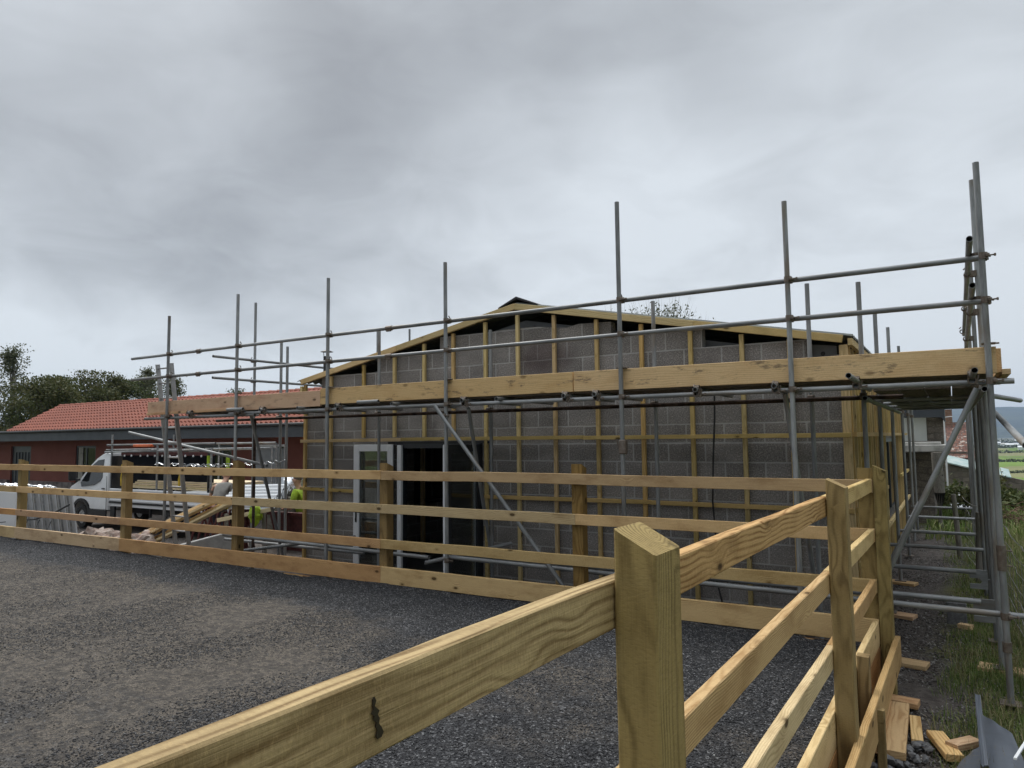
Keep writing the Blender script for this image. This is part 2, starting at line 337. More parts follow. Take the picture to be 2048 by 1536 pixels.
class MB:
    def __init__(s): s.v = []; s.f = []
    def add(s, vs, fs):
        b = len(s.v); s.v += [tuple(v) for v in vs]; s.f += [tuple(i+b for i in f) for f in fs]; return s
    def box(s, c, d, rot=None, ch=0.0):
        hx, hy, hz = d[0]/2, d[1]/2, d[2]/2; k = min(ch, hx*.8, hy*.8, hz*.8); vs = []; fs = []
        if k <= 0:
            vs = [Vector((x*hx, y*hy, z*hz)) for x in (-1, 1) for y in (-1, 1) for z in (-1, 1)]
            fs = [(0, 1, 3, 2), (4, 6, 7, 5), (0, 4, 5, 1), (2, 3, 7, 6), (0, 2, 6, 4), (1, 5, 7, 3)]
        else:
            idx = {}
            for sx in (-1, 1):
                for sy in (-1, 1):
                    for sz in (-1, 1):
                        for a in range(3):
                            p = [sx*(hx-k), sy*(hy-k), sz*(hz-k)]; p[a] = (sx*hx, sy*hy, sz*hz)[a]
                            idx[(sx, sy, sz, a)] = len(vs); vs.append(Vector(p))
            I = idx
            for a in range(3):
                b, c2 = (a+1) % 3, (a+2) % 3
                for sgn in (-1, 1):
                    q = []
                    for sb, sc in ((-1, -1), (1, -1), (1, 1), (-1, 1)):
                        key = [0, 0, 0]; key[a] = sgn; key[b] = sb; key[c2] = sc; q.append(I[(*key, a)])
                    fs.append(tuple(q if sgn > 0 else q[::-1]))
            for a in range(3):      # edge strips along axis a
                b, c2 = (a+1) % 3, (a+2) % 3
                for sb in (-1, 1):
                    for sc in (-1, 1):
                        def K(sa, ax):
                            key = [0, 0, 0]; key[a] = sa; key[b] = sb; key[c2] = sc; return I[(*key, ax)]
                        q = (K(-1, b), K(1, b), K(1, c2), K(-1, c2)); fs.append(q if sb*sc < 0 else q[::-1])
            for sx in (-1, 1):
                for sy in (-1, 1):
                    for sz in (-1, 1):
                        q = tuple(I[(sx, sy, sz, a)] for a in range(3)); fs.append(q if sx*sy*sz > 0 else q[::-1])
        if rot is not None: vs = [rot @ v for v in vs]
        c = Vector(c); return s.add([v+c for v in vs], fs)
    def cyl(s, p0, p1, r, n=12, r1=None, inner=None, caps=True):
        p0, p1 = Vector(p0), Vector(p1); r1 = r if r1 is None else r1
        q = (p1-p0).to_track_quat('Z', 'Y')
        def ring(p, rr): return [p+q @ Vector((math.cos(2*math.pi*i/n)*rr, math.sin(2*math.pi*i/n)*rr, 0)) for i in range(n)]
        vs = ring(p0, r)+ring(p1, r1); fs = [(i, (i+1) % n, n+(i+1) % n, n+i) for i in range(n)]
        if inner:
            vs += ring(p0, inner)+ring(p1, inner)
            for i in range(n):
                j = (i+1) % n
                fs += [(2*n+i, 3*n+i, 3*n+j, 2*n+j), (i, 2*n+i, 2*n+j, j), (n+i, n+j, 3*n+j, 3*n+i)]
        elif caps: fs += [tuple(range(n-1, -1, -1)), tuple(range(n, 2*n))]
        return s.add(vs, fs)
    def path(s, pts, r, n=6):
        pts = [Vector(p) for p in pts]; vs = []; fs = []
        for k, p in enumerate(pts):
            d = (pts[min(k+1, len(pts)-1)]-pts[max(k-1, 0)]).normalized()
            q = d.to_track_quat('Z', 'Y'); rr = r[k] if isinstance(r, (list, tuple)) else r
            vs += [p+q @ Vector((math.cos(2*math.pi*i/n)*rr, math.sin(2*math.pi*i/n)*rr, 0)) for i in range(n)]
        for k in range(len(pts)-1):
            for i in range(n): fs.append((k*n+i, k*n+(i+1) % n, (k+1)*n+(i+1) % n, (k+1)*n+i))
        fs += [tuple(range(n-1, -1, -1)), tuple(range((len(pts)-1)*n, len(pts)*n))]
        return s.add(vs, fs)
    def prism(s, poly, a0, a1, axis='Y'):   # poly in the plane, extruded along axis
        n = len(poly)
        def P(u, v, a): return {'Y': (u, a, v), 'X': (a, u, v), 'Z': (u, v, a)}[axis]
        vs = [P(u, v, a0) for u, v in poly]+[P(u, v, a1) for u, v in poly]
        fs = [tuple(range(n)), tuple(range(2*n-1, n-1, -1))]+[(i, n+i, n+(i+1) % n, (i+1) % n) for i in range(n)]
        return s.add(vs, fs)
    def mesh(s, name, smooth=False):
        me = bpy.data.meshes.new(name); me.from_pydata(s.v, [], s.f); 
        bm = bmesh.new(); bm.from_mesh(me); bmesh.ops.recalc_face_normals(bm, faces=bm.faces); bm.to_mesh(me); bm.free()
        if smooth:
            me.polygons.foreach_set('use_smooth', [True]*len(me.polygons))
            try: me.set_sharp_from_angle(angle=R(40))
            except Exception: pass
        return me
    def build(s, name, mat, parent=None, smooth=False, M=None, origin=None):
        M = M or Matrix()
        if origin is not None:          # vertices given in world space, origin moved
            o_ = Vector(origin); s.v = [tuple(Vector(v)-o_) for v in s.v]; M = Matrix.Translation(o_)
        return link(name, s.mesh(name, smooth), mat, parent, M)
def frame(p0, p1, up=(0, 0, 1)):
    p0, p1 = Vector(p0), Vector(p1); x = (p1-p0).normalized(); u = Vector(up)
    if abs(x.dot(u)) > .98: u = Vector((0, 1, 0))
    y = u.cross(x).normalized(); z = x.cross(y)
    return Matrix((x, y, z)).transposed().to_4x4(), (p1-p0).length
def beam(name, p0, p1, w_, h, mat, parent=None, up=(0, 0, 1), ch=.003, seg=0, rough_edge=0.0):
    """squared timber from p0 to p1 (axis centre), local X along the grain"""
    rot, L = frame(p0, p1, up); mb = MB()
    if seg:
        prof = [(-w_/2+ch, -h/2), (w_/2-ch, -h/2), (w_/2, -h/2+ch), (w_/2, h/2-ch), (w_/2-ch, h/2), (-w_/2+ch, h/2), (-w_/2, h/2-ch), (-w_/2, -h/2+ch)]
        vs = []; fs = []; sd = random.random()*99
        for i in range(seg+1):
            x = L*i/seg; dz = (noise.noise((x*1.1, sd, 0)))*rough_edge*1.5; dy = noise.noise((x*.9, sd, 5))*rough_edge
            for j, (a, b) in enumerate(prof):
                e = noise.noise((x*14, sd+j*3, 9))*rough_edge*.35
                vs.append((x, a+dy, b+dz+(e if abs(b) > h/2-ch*1.5 else 0)))
        for i in range(seg):
            for j in range(8): fs.append((i*8+j, i*8+(j+1) % 8, (i+1)*8+(j+1) % 8, (i+1)*8+j))
        fs += [tuple(range(7, -1, -1)), tuple(range(seg*8, seg*8+8))]; mb.add(vs, fs)
    else: mb.box((L/2, 0, 0), (L, w_, h), ch=ch)
    return mb.build(name, mat, parent, M=Matrix.Translation(p0) @ rot)
def tube(name, p0, p1, parent, mat='galvanised', r=.0242, n=14, up=(0, 0, 1)):
    rot, L = frame(p0, p1, up)
    return MB().cyl((0, 0, 0), (L, 0, 0), r, n, inner=r*.84).build(name, mat, parent, True, Matrix.Translation(p0) @ rot)
def blob(c, d, seed, rough=.25, sub=2):
    bm = bmesh.new(); bmesh.ops.create_icosphere(bm, subdivisions=sub, radius=1.0)
    for v in bm.verts:
        k = 1+rough*noise.noise(v.co*1.6+Vector((seed*3.1, seed, 0)))+rough*.4*noise.noise(v.co*4+Vector((seed, 0, 3)))
        v.co = Vector((v.co.x*d[0]*k, v.co.y*d[1]*k, v.co.z*d[2]*k))+Vector(c)
    vs = [v.co.copy() for v in bm.verts]; fs = [tuple(v.index for v in f.verts) for f in bm.faces]; bm.free(); return vs, fs

# ================================================================ SETTING
def sstep(a, b, x): x = min(1, max(0, (x-a)/(b-a))); return x*x*(3-2*x)
def gz(X, Y):
    z = -.42
    z -= .30*sstep(-11, -17, X)                         # yard falls to the west
    if X > .9 and Y < 30: z += .10*sstep(.9, 2.5, X)
    z -= 25*sstep(31, 150, Y)*1.0
    return z
def grid_lines(segs):
    out = []
    for a, b, n in segs: out += [a+(b-a)*i/n for i in range(n)]
    return out+[segs[-1][1]]
xs = grid_lines([(-9000, -400, 12), (-400, -60, 12), (-60, -14, 40), (-14, -1.2, 30), (-1.2, 3, 84), (3, 30, 20), (30, 600, 14), (600, 9000, 12)])
ys = grid_lines([(-600, -20, 6), (-20, 3, 14), (3, 18, 200), (18, 45, 60), (45, 160, 24), (160, 3000, 24), (3000, 9400, 8)])
vs = [(x, y, gz(x, y)+(0.012*noise.noise((x*5, y*5, 0))+.02*noise.noise((x*1.3, y*1.3, 4)) if -60 < x < 30 and y < 45 else 0)) for y in ys for x in xs]
nx = len(xs); fs = [(j*nx+i, j*nx+i+1, (j+1)*nx+i+1, (j+1)*nx+i) for j in range(len(ys)-1) for i in range(nx-1)]
tag(MB().add(vs, fs).build('ground', 'site_ground', smooth=True), kind='structure')
# arena surface: rubber-and-sand bed raised behind the kickboards
ax = grid_lines([(-30, -16, 60), (-16, -.63, 520)]); ay = grid_lines([(-6, 1, 60), (1, 6.9, 236)])
def fenceY(X): return 6.78+.0175*(X+.6)          # inner face line of the far run (y as function of x)
def nearX(Y): return -.71+.0169*(Y-.3)           # outer face line of the near run's rails
vs = []
for y in ay:
    for x in ax:
        yy = -6+(y+6)*(fenceY(x)+.03+6)/(6.9+6) if y > 1 else y
        if y <= 1: yy = y
        else:
            f_ = (y-1)/5.9; yy = 1+f_*(fenceY(x)+.02-1)
        if x > -1.6: x = -1.6+(x+1.6)*(nearX(yy)-.02+1.6)/.97
        z = .018*noise.noise((x*2.2, yy*2.2, 1))+.012*noise.noise((x*7, yy*7, 2))+.007*noise.noise((x*21, yy*21, 3))+.025*noise.noise((x*.6, yy*.6, 8))
        vs.append((x, yy, z))
nx = len(ax); fs = [(j*nx+i, j*nx+i+1, (j+1)*nx+i+1, (j+1)*nx+i) for j in range(len(ay)-1) for i in range(nx-1)]
tag(MB().add(vs, fs).build('arena_surface', 'arena_surface', smooth=True), kind='structure')
def scatter_chips(name, mat, N, fn, smin, smax, label=None, cat=None, flat=.6):
    P = np.array([fn() for _ in range(N)]); s_ = rng.uniform(smin, smax, N)
    base = np.array([(1, 0, -.3), (-.5, .8, -.2), (-.6, -.8, -.3), (.1, .05, .9)]); 
    A = rng.normal(size=(N, 4, 3))*.25+base
    ang = rng.uniform(0, 6.28, N); c_, s2 = np.cos(ang), np.sin(ang)
    X = A[..., 0]*c_[:, None]-A[..., 1]*s2[:, None]; Y = A[..., 0]*s2[:, None]+A[..., 1]*c_[:, None]
    V = np.stack([X, Y, A[..., 2]*flat], -1)*s_[:, None, None]+P[:, None, :]
    F = np.array([(0, 1, 3), (1, 2, 3), (2, 0, 3), (0, 2, 1)]); FF = (F[None]+np.arange(N)[:, None, None]*4).reshape(-1, 3)
    me = bpy.data.meshes.new(name); me.vertices.add(N*4); me.vertices.foreach_set('co', V.reshape(-1).astype('f'))
    me.loops.add(len(FF)*3); me.loops.foreach_set('vertex_index', FF.reshape(-1).astype('i'))
    me.polygons.add(len(FF)); me.polygons.foreach_set('loop_start', (np.arange(len(FF))*3).astype('i')); me.polygons.foreach_set('loop_total', np.full(len(FF), 3, 'i'))
    me.update(calc_edges=True); me.validate()
    o = link(name, me, mat); return tag(o, label, cat, kind='stuff')
def arena_pt():
    while True:
        Y = 1.2+5.5*random.random()**.8; X = -.75-random.random()*(3.5+Y*2.3)*(.35+.65*random.random())
        if Y < fenceY(X)-.02:
            if X < -2.2 and Y < 5.6 and noise.noise((X*.9, Y*.9, 6)) > random.uniform(-.35, .3): continue
            z = .018*noise.noise((X*2.2, Y*2.2, 1))+.012*noise.noise((X*7, Y*7, 2))+.007*noise.noise((X*21, Y*21, 3))+.025*noise.noise((X*.6, Y*.6, 8))
            return (X, Y, z+.002)
scatter_chips('rubber_chips', 'arena_chip', 110000, arena_pt, .004, .0105, 'loose dark rubber chips and grit strewn over the arena surface', 'grit')

# hills beyond the plain
vs = []; hx = [-9000+i*150 for i in range(121)]; hy = [5200, 5900, 6500, 7000, 7400, 7900, 8600, 9300]
hh = [-25, 40, 120, 190, 235, 255, 220, 60]
for j, y in enumerate(hy):
    for x in hx: vs.append((x, y, -26+(hh[j]+25)*(.92+.16*noise.noise((x*.0006, j*.3, 2))+.05*noise.noise((x*.003, j*.7, 3)))))
nx = len(hx); fs = [(j*nx+i, j*nx+i+1, (j+1)*nx+i+1, (j+1)*nx+i) for j in range(len(hy)-1) for i in range(nx-1)]
tag(MB().add(vs, fs).build('hills', 'hill_cover', smooth=True), kind='structure')

# ================================================================ ARENA FENCE
def fence_post(parent, X, Y, z0, z1, wx, wy, slope, mat='post_wood', ang=0.0):
    """square post with a weathered (sloping) top; slope = (dx, dy) drop per side"""
    mb = MB(); hx, hy = wx/2, wy/2; k = .006; L = z1-z0; n = 22; vs = []; fs = []; sd = random.random()*50
    prof = [(-hx+k, -hy), (hx-k, -hy), (hx, -hy+k), (hx, hy-k), (hx-k, hy), (-hx+k, hy), (-hx, hy-k), (-hx, -hy+k)]
    for i in range(n+1):
        for a, b in prof:
            z = L*i/n-((a/hx+1)/2*slope[0]+(b/hy+1)/2*slope[1] if i == n else 0)
            if i == n-1: z = min(z, L-.08)
            vs.append((z, a+.002*noise.noise((z*3, sd, 1)), b+.002*noise.noise((z*3, sd, 7))))
    for i in range(n):
        for j in range(8): fs.append((i*8+j, i*8+(j+1) % 8, (i+1)*8+(j+1) % 8, (i+1)*8+j))
    fs += [tuple(range(7, -1, -1)), tuple(range(n*8, n*8+8))]
    # local X up the post (grain)
    rot = Matrix(((0, 1, 0), (0, 0, 1), (1, 0, 0))).to_4x4()
    return MB().add(vs, fs).build('post', mat, parent, M=Matrix.Translation((X, Y, z0)) @ Matrix.Rotation(ang, 4, 'Z') @ rot)
def screws(parent, pts, nrm):
    for p in pts: pass
far = thing('arena_fence', (-8, 6.8, -.3), 'long far run of timber post and rail fence along the back of the dark arena', 'fence', 'post and rail runs round the arena')
RZ = [(1.38, 'rail_wood'), (.965, 'rail_wood'), (.545, 'rail_brown')]
posts = [-17.9, -15.0, -11.62, -8.85, -6.06, -3.4, -.66]
for X in posts:
    fence_post(far, X, fenceY(X)+.045+.065, -.5, 1.48+random.uniform(-.012, .012), .125, .125, (.0, .05), ang=.0175)
def rail_run(parent, z, h, joints, mat, th=.045, zfun=None):
    for a, b in zip(joints[:-1], joints[1:]):
        mm = mat if not callable(mat) else mat(a)
        beam('rail' if h < .15 else 'kickboard', (a+.0015, fenceY(a)+th/2, z(a) if callable(z) else z), (b-.0015, fenceY(b)+th/2, z(b) if callable(z) else z), th, h, mm, parent, seg=max(4, int((b-a)*4)), rough_edge=.005)
rail_run(far, 1.38-.055, .11, [-17.9, -11.62, -6.06, -.60], lambda a: 'rail_wood')
rail_run(far, .965-.055, .11, [-20, -15.0, -8.85, -3.4, -.60], lambda a: 'rail_wood')
rail_run(far, .54-.055, .11, [-17.9, -15.0, -11.62, -6.06, -.60], lambda a: 'rail_brown' if a < -11.7 or a > -12 and a < -7 else 'rail_wood')
rail_run(far, .21-.10, .20, [-20, -15.0, -11.62, -6.06, -.60], lambda a: 'rail_brown' if -12 < a < -8 else 'rail_wood')
rail_run(far, -.09-.02, .19, [-20, -13.2, -7.4, -3.0, -.60], lambda a: 'rail_brown')
near = thing('arena_fence', (-.65, 3.4, -.3), 'near run of pale timber post and rail fence crossing the foreground towards the scaffold corner', 'fence', 'post and rail runs round the arena')
def near_rail(name, y0, y1, za, zb, h, mat, xo=0.0, th=.045, seg=None):
    c = -th/2+xo
    return beam(name, (nearX(y0)+c, y0, za), (nearX(y1)+c, y1, zb), th, h, mat, near, seg=seg or max(6, int((y1-y0)*6)), rough_edge=.004, ch=.004)
def ztop(y): return 1.435-.0078*(y-.3)
yA, yB, yC = 1.635, 4.515, 6.84
near_rail('rail', -1.6, yA+.02, ztop(-1.6)-.055, ztop(yA)-.055, .112, 'rail_grainy')
near_rail('rail', yA+.023, yB+.02, ztop(yA)-.055, ztop(yB)-.055, .112, 'rail_grainy')
near_rail('rail', yB+.023, 6.735, ztop(yB)-.055, ztop(6.7)-.055, .112, 'rail_wood')
for zt, mt in ((.97, 'rail_wood'), (.55, 'rail_wood')):
    near_rail('rail', -1.6, yA+.02, zt-.055, zt-.055, .112, mt)
    near_rail('rail', yA+.023, yB+.02, zt-.055, zt-.055, .112, mt)
    near_rail('rail', yB+.023, 6.735, zt-.055, zt-.055, .112, mt)
near_rail('kickboard', -1.6, 2.6, .11, .11, .20, 'rail_wood'); near_rail('kickboard', 2.603, 6.735, .11, .11, .20, 'rail_wood')
near_rail('kickboard', -1.6, 6.735, -.17, -.17, .35, 'rail_brown')
fence_post(near, nearX(yA)+.002+.052, yA, -.55, 1.547, .104, .165, (.055, .0), ang=-.017)
fence_post(near, nearX(yB)+.002+.052, yB, -.55, 1.508, .104, .125, (.05, .0), ang=-.017)
fence_post(near, nearX(yC)+.002+.052, yC, -.55, 1.50, .10, .125, (.05, .0), ang=-.017)
fence_post(near, nearX(5.4)+.04, 5.4, -.5, .285, .075, .09, (.004, .0), ang=-.017)
# outer retaining board fixed to the outside of the posts, and its small stake
beam('outer_board', (-.56, 2.6, -.05), (-.478, 6.93, -.05), .045, .225, 'rail_wood', near, seg=24, rough_edge=.003, ch=.004)
fence_post(near, -.475, 5.15, -.55, .03, .05, .05, (.0, .0), ang=-.017)

pts = [(.755, 1.412), (.760, 1.415), (.764, 1.407), (.760, 1.398), (.766, 1.392), (.772, 1.386), (.768, 1.379), (.773, 1.371), (.771, 1.362), (.778, 1.352), (.783, 1.342), (.778, 1.334), (.768, 1.333), (.764, 1.340), (.767, 1.350), (.763, 1.358), (.765, 1.366), (.757, 1.372), (.759, 1.380), (.752, 1.386), (.757, 1.392), (.756, 1.400)]
pts = [(.768+(a-.768)*.8, 1.378+(b-1.378)*.72) for a, b in pts]
MB().prism(pts, nearX(.77)+.0005, nearX(.77)+.0024, 'X').build('resin_stain', 'hair_dark', near)
# ================================================================ BLOCK BUILDING
BX0, BX1, BY0, BY1, FZ = -9.40, -.985, 8.5, 18.6, -.42
bld = thing('block_building', (-5.2, 8.5, FZ), 'low grey blockwork building under construction with battened gable wall and shallow pitched roof', 'building')
apex = (-5.13, 3.60)
def roofz(X): return 3.60-(3.60-2.80)*(X-apex[0])/(BX1-apex[0]) if X > apex[0] else 3.60-(3.60-2.76)*(apex[0]-X)/(apex[0]-BX0)
# front wall with a notch for the doorway, stepped block courses under the verge
DX0, DX1, DZ = -7.33, -5.76, 1.70
poly = [(BX0, FZ), (DX0, FZ), (DX0, DZ), (DX1, DZ), (DX1, FZ), (BX1, FZ), (BX1, 2.61), (-1.35, 2.61), (-1.35, 2.84), (-2.53, 2.84), (-2.53, 3.07), (-3.72, 3.07), (-3.72, 3.27),
        (-4.2, 3.285), (-4.36, 3.25), (-4.9, 3.31), (-5.5, 3.31), (-5.5, 3.30), (-6.52, 3.30), (-6.52, 3.075), (-7.78, 3.075), (-7.78, 2.845), (-9.03, 2.845), (-9.03, 2.60), (BX0, 2.60)]
mb = MB(); bm = bmesh.new()
vsf = [bm.verts.new((x, BY0, z)) for x, z in poly]; f0 = bm.faces.new(vsf)
ext = bmesh.ops.extrude_face_region(bm, geom=[f0]); bmesh.ops.translate(bm, vec=(0, .14, 0), verts=[v for v in ext['geom'] if isinstance(v, bmesh.types.BMVert)])
bmesh.ops.triangulate(bm, faces=[f for f in bm.faces if len(f.verts) > 4]); bmesh.ops.recalc_face_normals(bm, faces=bm.faces)
me = bpy.data.meshes.new('wall'); bm.to_mesh(me); bm.free(); link('wall', me, 'block_front', bld)
# side walls
def side_wall(x0, x1, holes, zt):
    ys_ = BY0+.14; mb = MB(); y = ys_
    for a, b, za, zb in holes:
        mb.prism([(y, FZ), (a, FZ), (a, zt), (y, zt)], x0, x1, 'X'); mb.prism([(a, FZ), (b, FZ), (b, za), (a, za)], x0, x1, 'X'); mb.prism([(a, zb), (b, zb), (b, zt), (a, zt)], x0, x1, 'X'); y = b
    mb.prism([(y, FZ), (BY1, FZ), (BY1, zt), (y, zt)], x0, x1, 'X')
    mb.build('wall', 'block_side', bld)
side_wall(BX1-.14, BX1, [(13.2, 15.9, .40, 1.69)], 2.66)
side_wall(BX0, BX0+.14, [(11.2, 12.45, .45, 1.66)], 2.60)
MB().prism([(BX0+.14, FZ), (BX1-.14, FZ), (BX1-.14, 2.75), (apex[0], 3.45), (BX0+.14, 2.70)], BY1-.14, BY1).build('wall', 'block_front', bld)
MB().box(((BX0+BX1)/2, (BY0+BY1)/2+.07, FZ-.02), (BX1-BX0-.3, BY1-BY0-.3, .08)).build('floor_slab', 'floor_concrete', bld)
# corrugated roof sheets, ridge cap
vs = []; fs = []; ny = 300; y0r, y1r = 8.435, 18.75
for j in range(ny+1):
    y = y0r+(y1r-y0r)*j/ny; c_ = .022*math.sin(2*math.pi*(y-y0r)/.146)
    for (x, dz) in ((BX0-.16, 0), (apex[0], 0), (BX1+.12, 0)):
        vs.append((x, y, roofz(x)+.055+c_)); vs.append((x, y, roofz(x)+.046+c_))
for j in range(ny):
    a = j*6; b = a+6
    fs += [(a, a+2, b+2, b), (a+2, a+4, b+4, b+2), (a+1, b+1, b+3, a+3), (a+3, b+3, b+5, a+5), (a, b, b+1, a+1), (a+4, a+5, b+5, b+4)]
fs += [(0, 1, 3, 2), (2, 3, 5, 4)]
MB().add(vs, fs).build('roof', 'corrugated_roof', bld)
MB().prism([(apex[0]-.30, 3.625), (apex[0], 3.755), (apex[0]+.34, 3.615), (apex[0]+.34, 3.60), (apex[0], 3.72), (apex[0]-.30, 3.61)], 8.436, 18.75).build('ridge_cap', 'black_plastic', bld)
# steel gable frame behind the block skin, with the bolted apex plate
def band(x0, x1, d0, d1): return [(x0, roofz(x0)-d0), (x1, roofz(x1)-d0), (x1, roofz(x1)-d1), (x0, roofz(x0)-d1)]
mb = MB(); mb.prism(band(BX0+.2, apex[0], .15, .40), 8.70, 8.78); mb.prism(band(apex[0], BX1-.2, .15, .40), 8.70, 8.78)
mb.box((-1.245, 8.74, 1.1), (.24, .08, 3.0)); mb.box((BX0+.30, 8.74, 1.1), (.2, .08, 3.0)); st = mb.build('steel_frame', 'dark_steel', bld)
MB().prism([(-1.34, 2.55), (-1.06, 2.55), (-1.06, 2.76), (-1.34, 2.80)], 8.655, 8.695).build('eaves_plate', 'dark_steel', bld)
mb = MB(); mb.prism([(-5.95, 3.24), (-5.13, 3.43), (-4.3, 3.26), (-4.3, 3.1), (-5.95, 3.1)], 8.655, 8.695)
for x in (-5.72, -5.5, -5.28, -4.98, -4.76, -4.52): mb.cyl((x, 8.655, roofz(x)-.225), (x, 8.63, roofz(x)-.225), .017, 8)
mb.build('apex_plate', 'dark_steel', bld)
MB().cyl((-1.2, 8.65, 2.68), (-1.2, 8.648, 2.68), .025, 12).build('bolt_hole', 'black_plastic', bld)
mb = MB()
for z_, x0_, x1_ in ((2.93, -9.3, -7.5), (2.70, -9.35, -8.9)): mb.box(((x0_+x1_)/2, 9.6, z_), (x1_-x0_, .05, .12))
mb.build('purlin', 'dark_steel', bld)
# battens
YB = BY0-.022
bx = [-9.37, -8.76, -8.03, -7.38, -6.79, -6.24, -5.665, -5.12, -4.54, -3.91, -3.29, -2.66, -2.05, -1.52, -.965]
for i, X in enumerate(bx):
    zt = roofz(X)-.055; wd = .05 if i < 14 else .085
    segs = [(-.3, zt)]
    if DX0-.85 < X < DX1+.02: segs = [(1.80, zt)]
    for a, b in segs: beam('batten', (X, YB-.022, a), (X, YB-.022, b), wd, .044, 'batten_wood', bld, up=(0, 1, 0), ch=.002)
for z_, rs in ((1.765, [(-9.42, -7.2), (-7.2, -4.1), (-4.1, -.92)]), (.955, [(-9.42, -8.17), (-5.70, -3.2), (-3.2, -.92)]), (.17, [(-9.42, -8.17), (-5.70, -.92)])):
    for a, b in rs: beam('batten', (a, YB-.067, z_+random.uniform(-.01, .01)), (b-.003, YB-.067, z_+random.uniform(-.01, .01)), .045, .05, 'batten_wood', bld, ch=.002)
# verge rails
for a, b in ((BX0-.02, -7.3), (-7.297, apex[0]), (apex[0]+.002, -2.6), (-2.597, BX1+.02)):
    beam('verge_board', (a, 8.405, roofz(a)+.005), (b, 8.405, roofz(b)+.005), .05, .085, 'batten_wood', bld, ch=.002)
MB().box((BX0-.02, 8.42, 2.64), (.05, .05, .10)).build('batten', 'batten_wood', bld)
# side elevation battens
y = 8.62; k = 0
while y < 18.5:
    hole = 13.1 < y < 16.0
    for a, b in ([(-.3, .36), (1.74, 2.74)] if hole else [(-.3, 2.74)]):
        beam('batten', (BX1+.022+.022, y, a), (BX1+.044, y, b), .04, .044, 'batten_wood', bld, up=(1, 0, 0), ch=0)
    y += .31; k += 1
for z_ in (1.765, .955, .375):
    for a, b in ((8.47, 12.5), (12.503, 18.55)):
        if z_ == .955: rng_ = (a, min(b, 13.1)) if a < 12.5 else (16.0, b)
        else: rng_ = (a, b)
        beam('batten', (BX1+.044+.045, rng_[0], z_), (BX1+.089, rng_[1], z_), .045, .05, 'batten_wood', bld, ch=0)
beam('eaves_board', (BX1+.09, 8.43, 2.77), (BX1+.09, 18.6, 2.77), .045, .075, 'batten_wood', bld, ch=0)
# side window, left-hand window
def window(parent, axis, x, a, b, za, zb, frame_mat, glass='glass_dark', mull=(), side=1, fw=.06, dp=.07):
    mb = MB()
    def bar(u0, u1, v0, v1, d=dp):
        c = ((u0+u1)/2, (v0+v1)/2); e = (u1-u0, v1-v0)
        if axis == 'X': mb.box((x, c[0], c[1]), (d, e[0], e[1]))
        else: mb.box((c[0], x, c[1]), (e[0], d, e[1]))
    bar(a, b, za, za+fw); bar(a, b, zb-fw, zb); bar(a, a+fw, za+fw, zb-fw); bar(b-fw, b, za+fw, zb-fw)
    for m_ in mull: bar(m_-fw/2, m_+fw/2, za+fw, zb-fw, dp*.9)
    wn = mb.build('window', frame_mat, parent)
    g_ = MB()
    if axis == 'X': g_.box((x, (a+b)/2, (za+zb)/2), (.02, b-a-2*fw+.004, zb-za-2*fw+.004))
    else: g_.box(((a+b)/2, x, (za+zb)/2), (b-a-2*fw+.004, .02, zb-za-2*fw+.004))
    g_.build('pane', glass, wn); return wn
window(bld, 'X', BX1-.03, 13.2, 15.9, .40, 1.69, 'anthracite', mull=(14.5,))
window(bld, 'X', BX0+.07, 11.2, 12.45, .45, 1.66, 'anthracite', mull=(11.85,))
# opening surround
mb = MB(); mb.box((DX0+.035, 8.53, .64), (.07, .16, 2.12)); mb.box((DX1-.035, 8.53, .64), (.07, .16, 2.12)); mb.box(((DX0+DX1)/2, 8.53, 1.665), (DX1-DX0-.14, .16, .07)); mb.build('door_frame', 'anthracite', bld)
MB().box(((DX0+DX1)/2+.0, 8.47, 1.715), (DX1-DX0+.35, .05, .035)).build('door_head', 'black_plastic', bld)
def leaf(M, mat_in, mat_out, wd=.80, h=2.10):
    """door leaf in local XZ from the hinge (0,0); inner face towards -Y"""
    st_ = .105; mb = MB()
    for c, d in (((st_/2, 0, h/2), (st_, .028, h)), ((wd-st_/2, 0, h/2), (st_, .028, h)), ((wd/2, 0, st_/2+.02), (wd-2*st_, .028, st_+.04)), ((wd/2, 0, h-st_/2), (wd-2*st_, .028, st_))):
        mb.box((c[0], -.0155, c[2]), d, ch=.004)
    d_ = mb.build('door', mat_in, bld, M=M)
    mb = MB()
    for c, d in (((st_/2, 0, h/2), (st_, .028, h)), ((wd-st_/2, 0, h/2), (st_, .028, h)), ((wd/2, 0, st_/2+.02), (wd-2*st_, .028, st_+.04)), ((wd/2, 0, h-st_/2), (wd-2*st_, .028, st_))):
        mb.box((c[0], .0155, c[2]), d, ch=.004)
    mb.build('outer_face', mat_out, d_, M=M)
    MB().box((wd/2, 0, h/2), (wd-2*st_+.01, .012, h-2*st_)).build('pane', 'glass_clear', d_, M=M)
    mb = MB(); hx = wd-st_*.5
    mb.box((hx, -.036, 1.0), (.032, .012, .24), ch=.004); mb.cyl((hx, -.04, 1.05), (hx, -.085, 1.05), .009, 8); mb.cyl((hx, -.082, 1.05), (hx-.13, -.082, 1.045), .009, 8)
    mb.cyl((hx, -.04, .93), (hx, -.05, .93), .012, 10)
    mb.build('handle', 'black_plastic', d_, M=M)
    MB().box((wd+.008, 0, h/2), (.014, .05, h-.02), ch=.003).build('edge_strip', 'upvc_white', d_, M=M); return d_
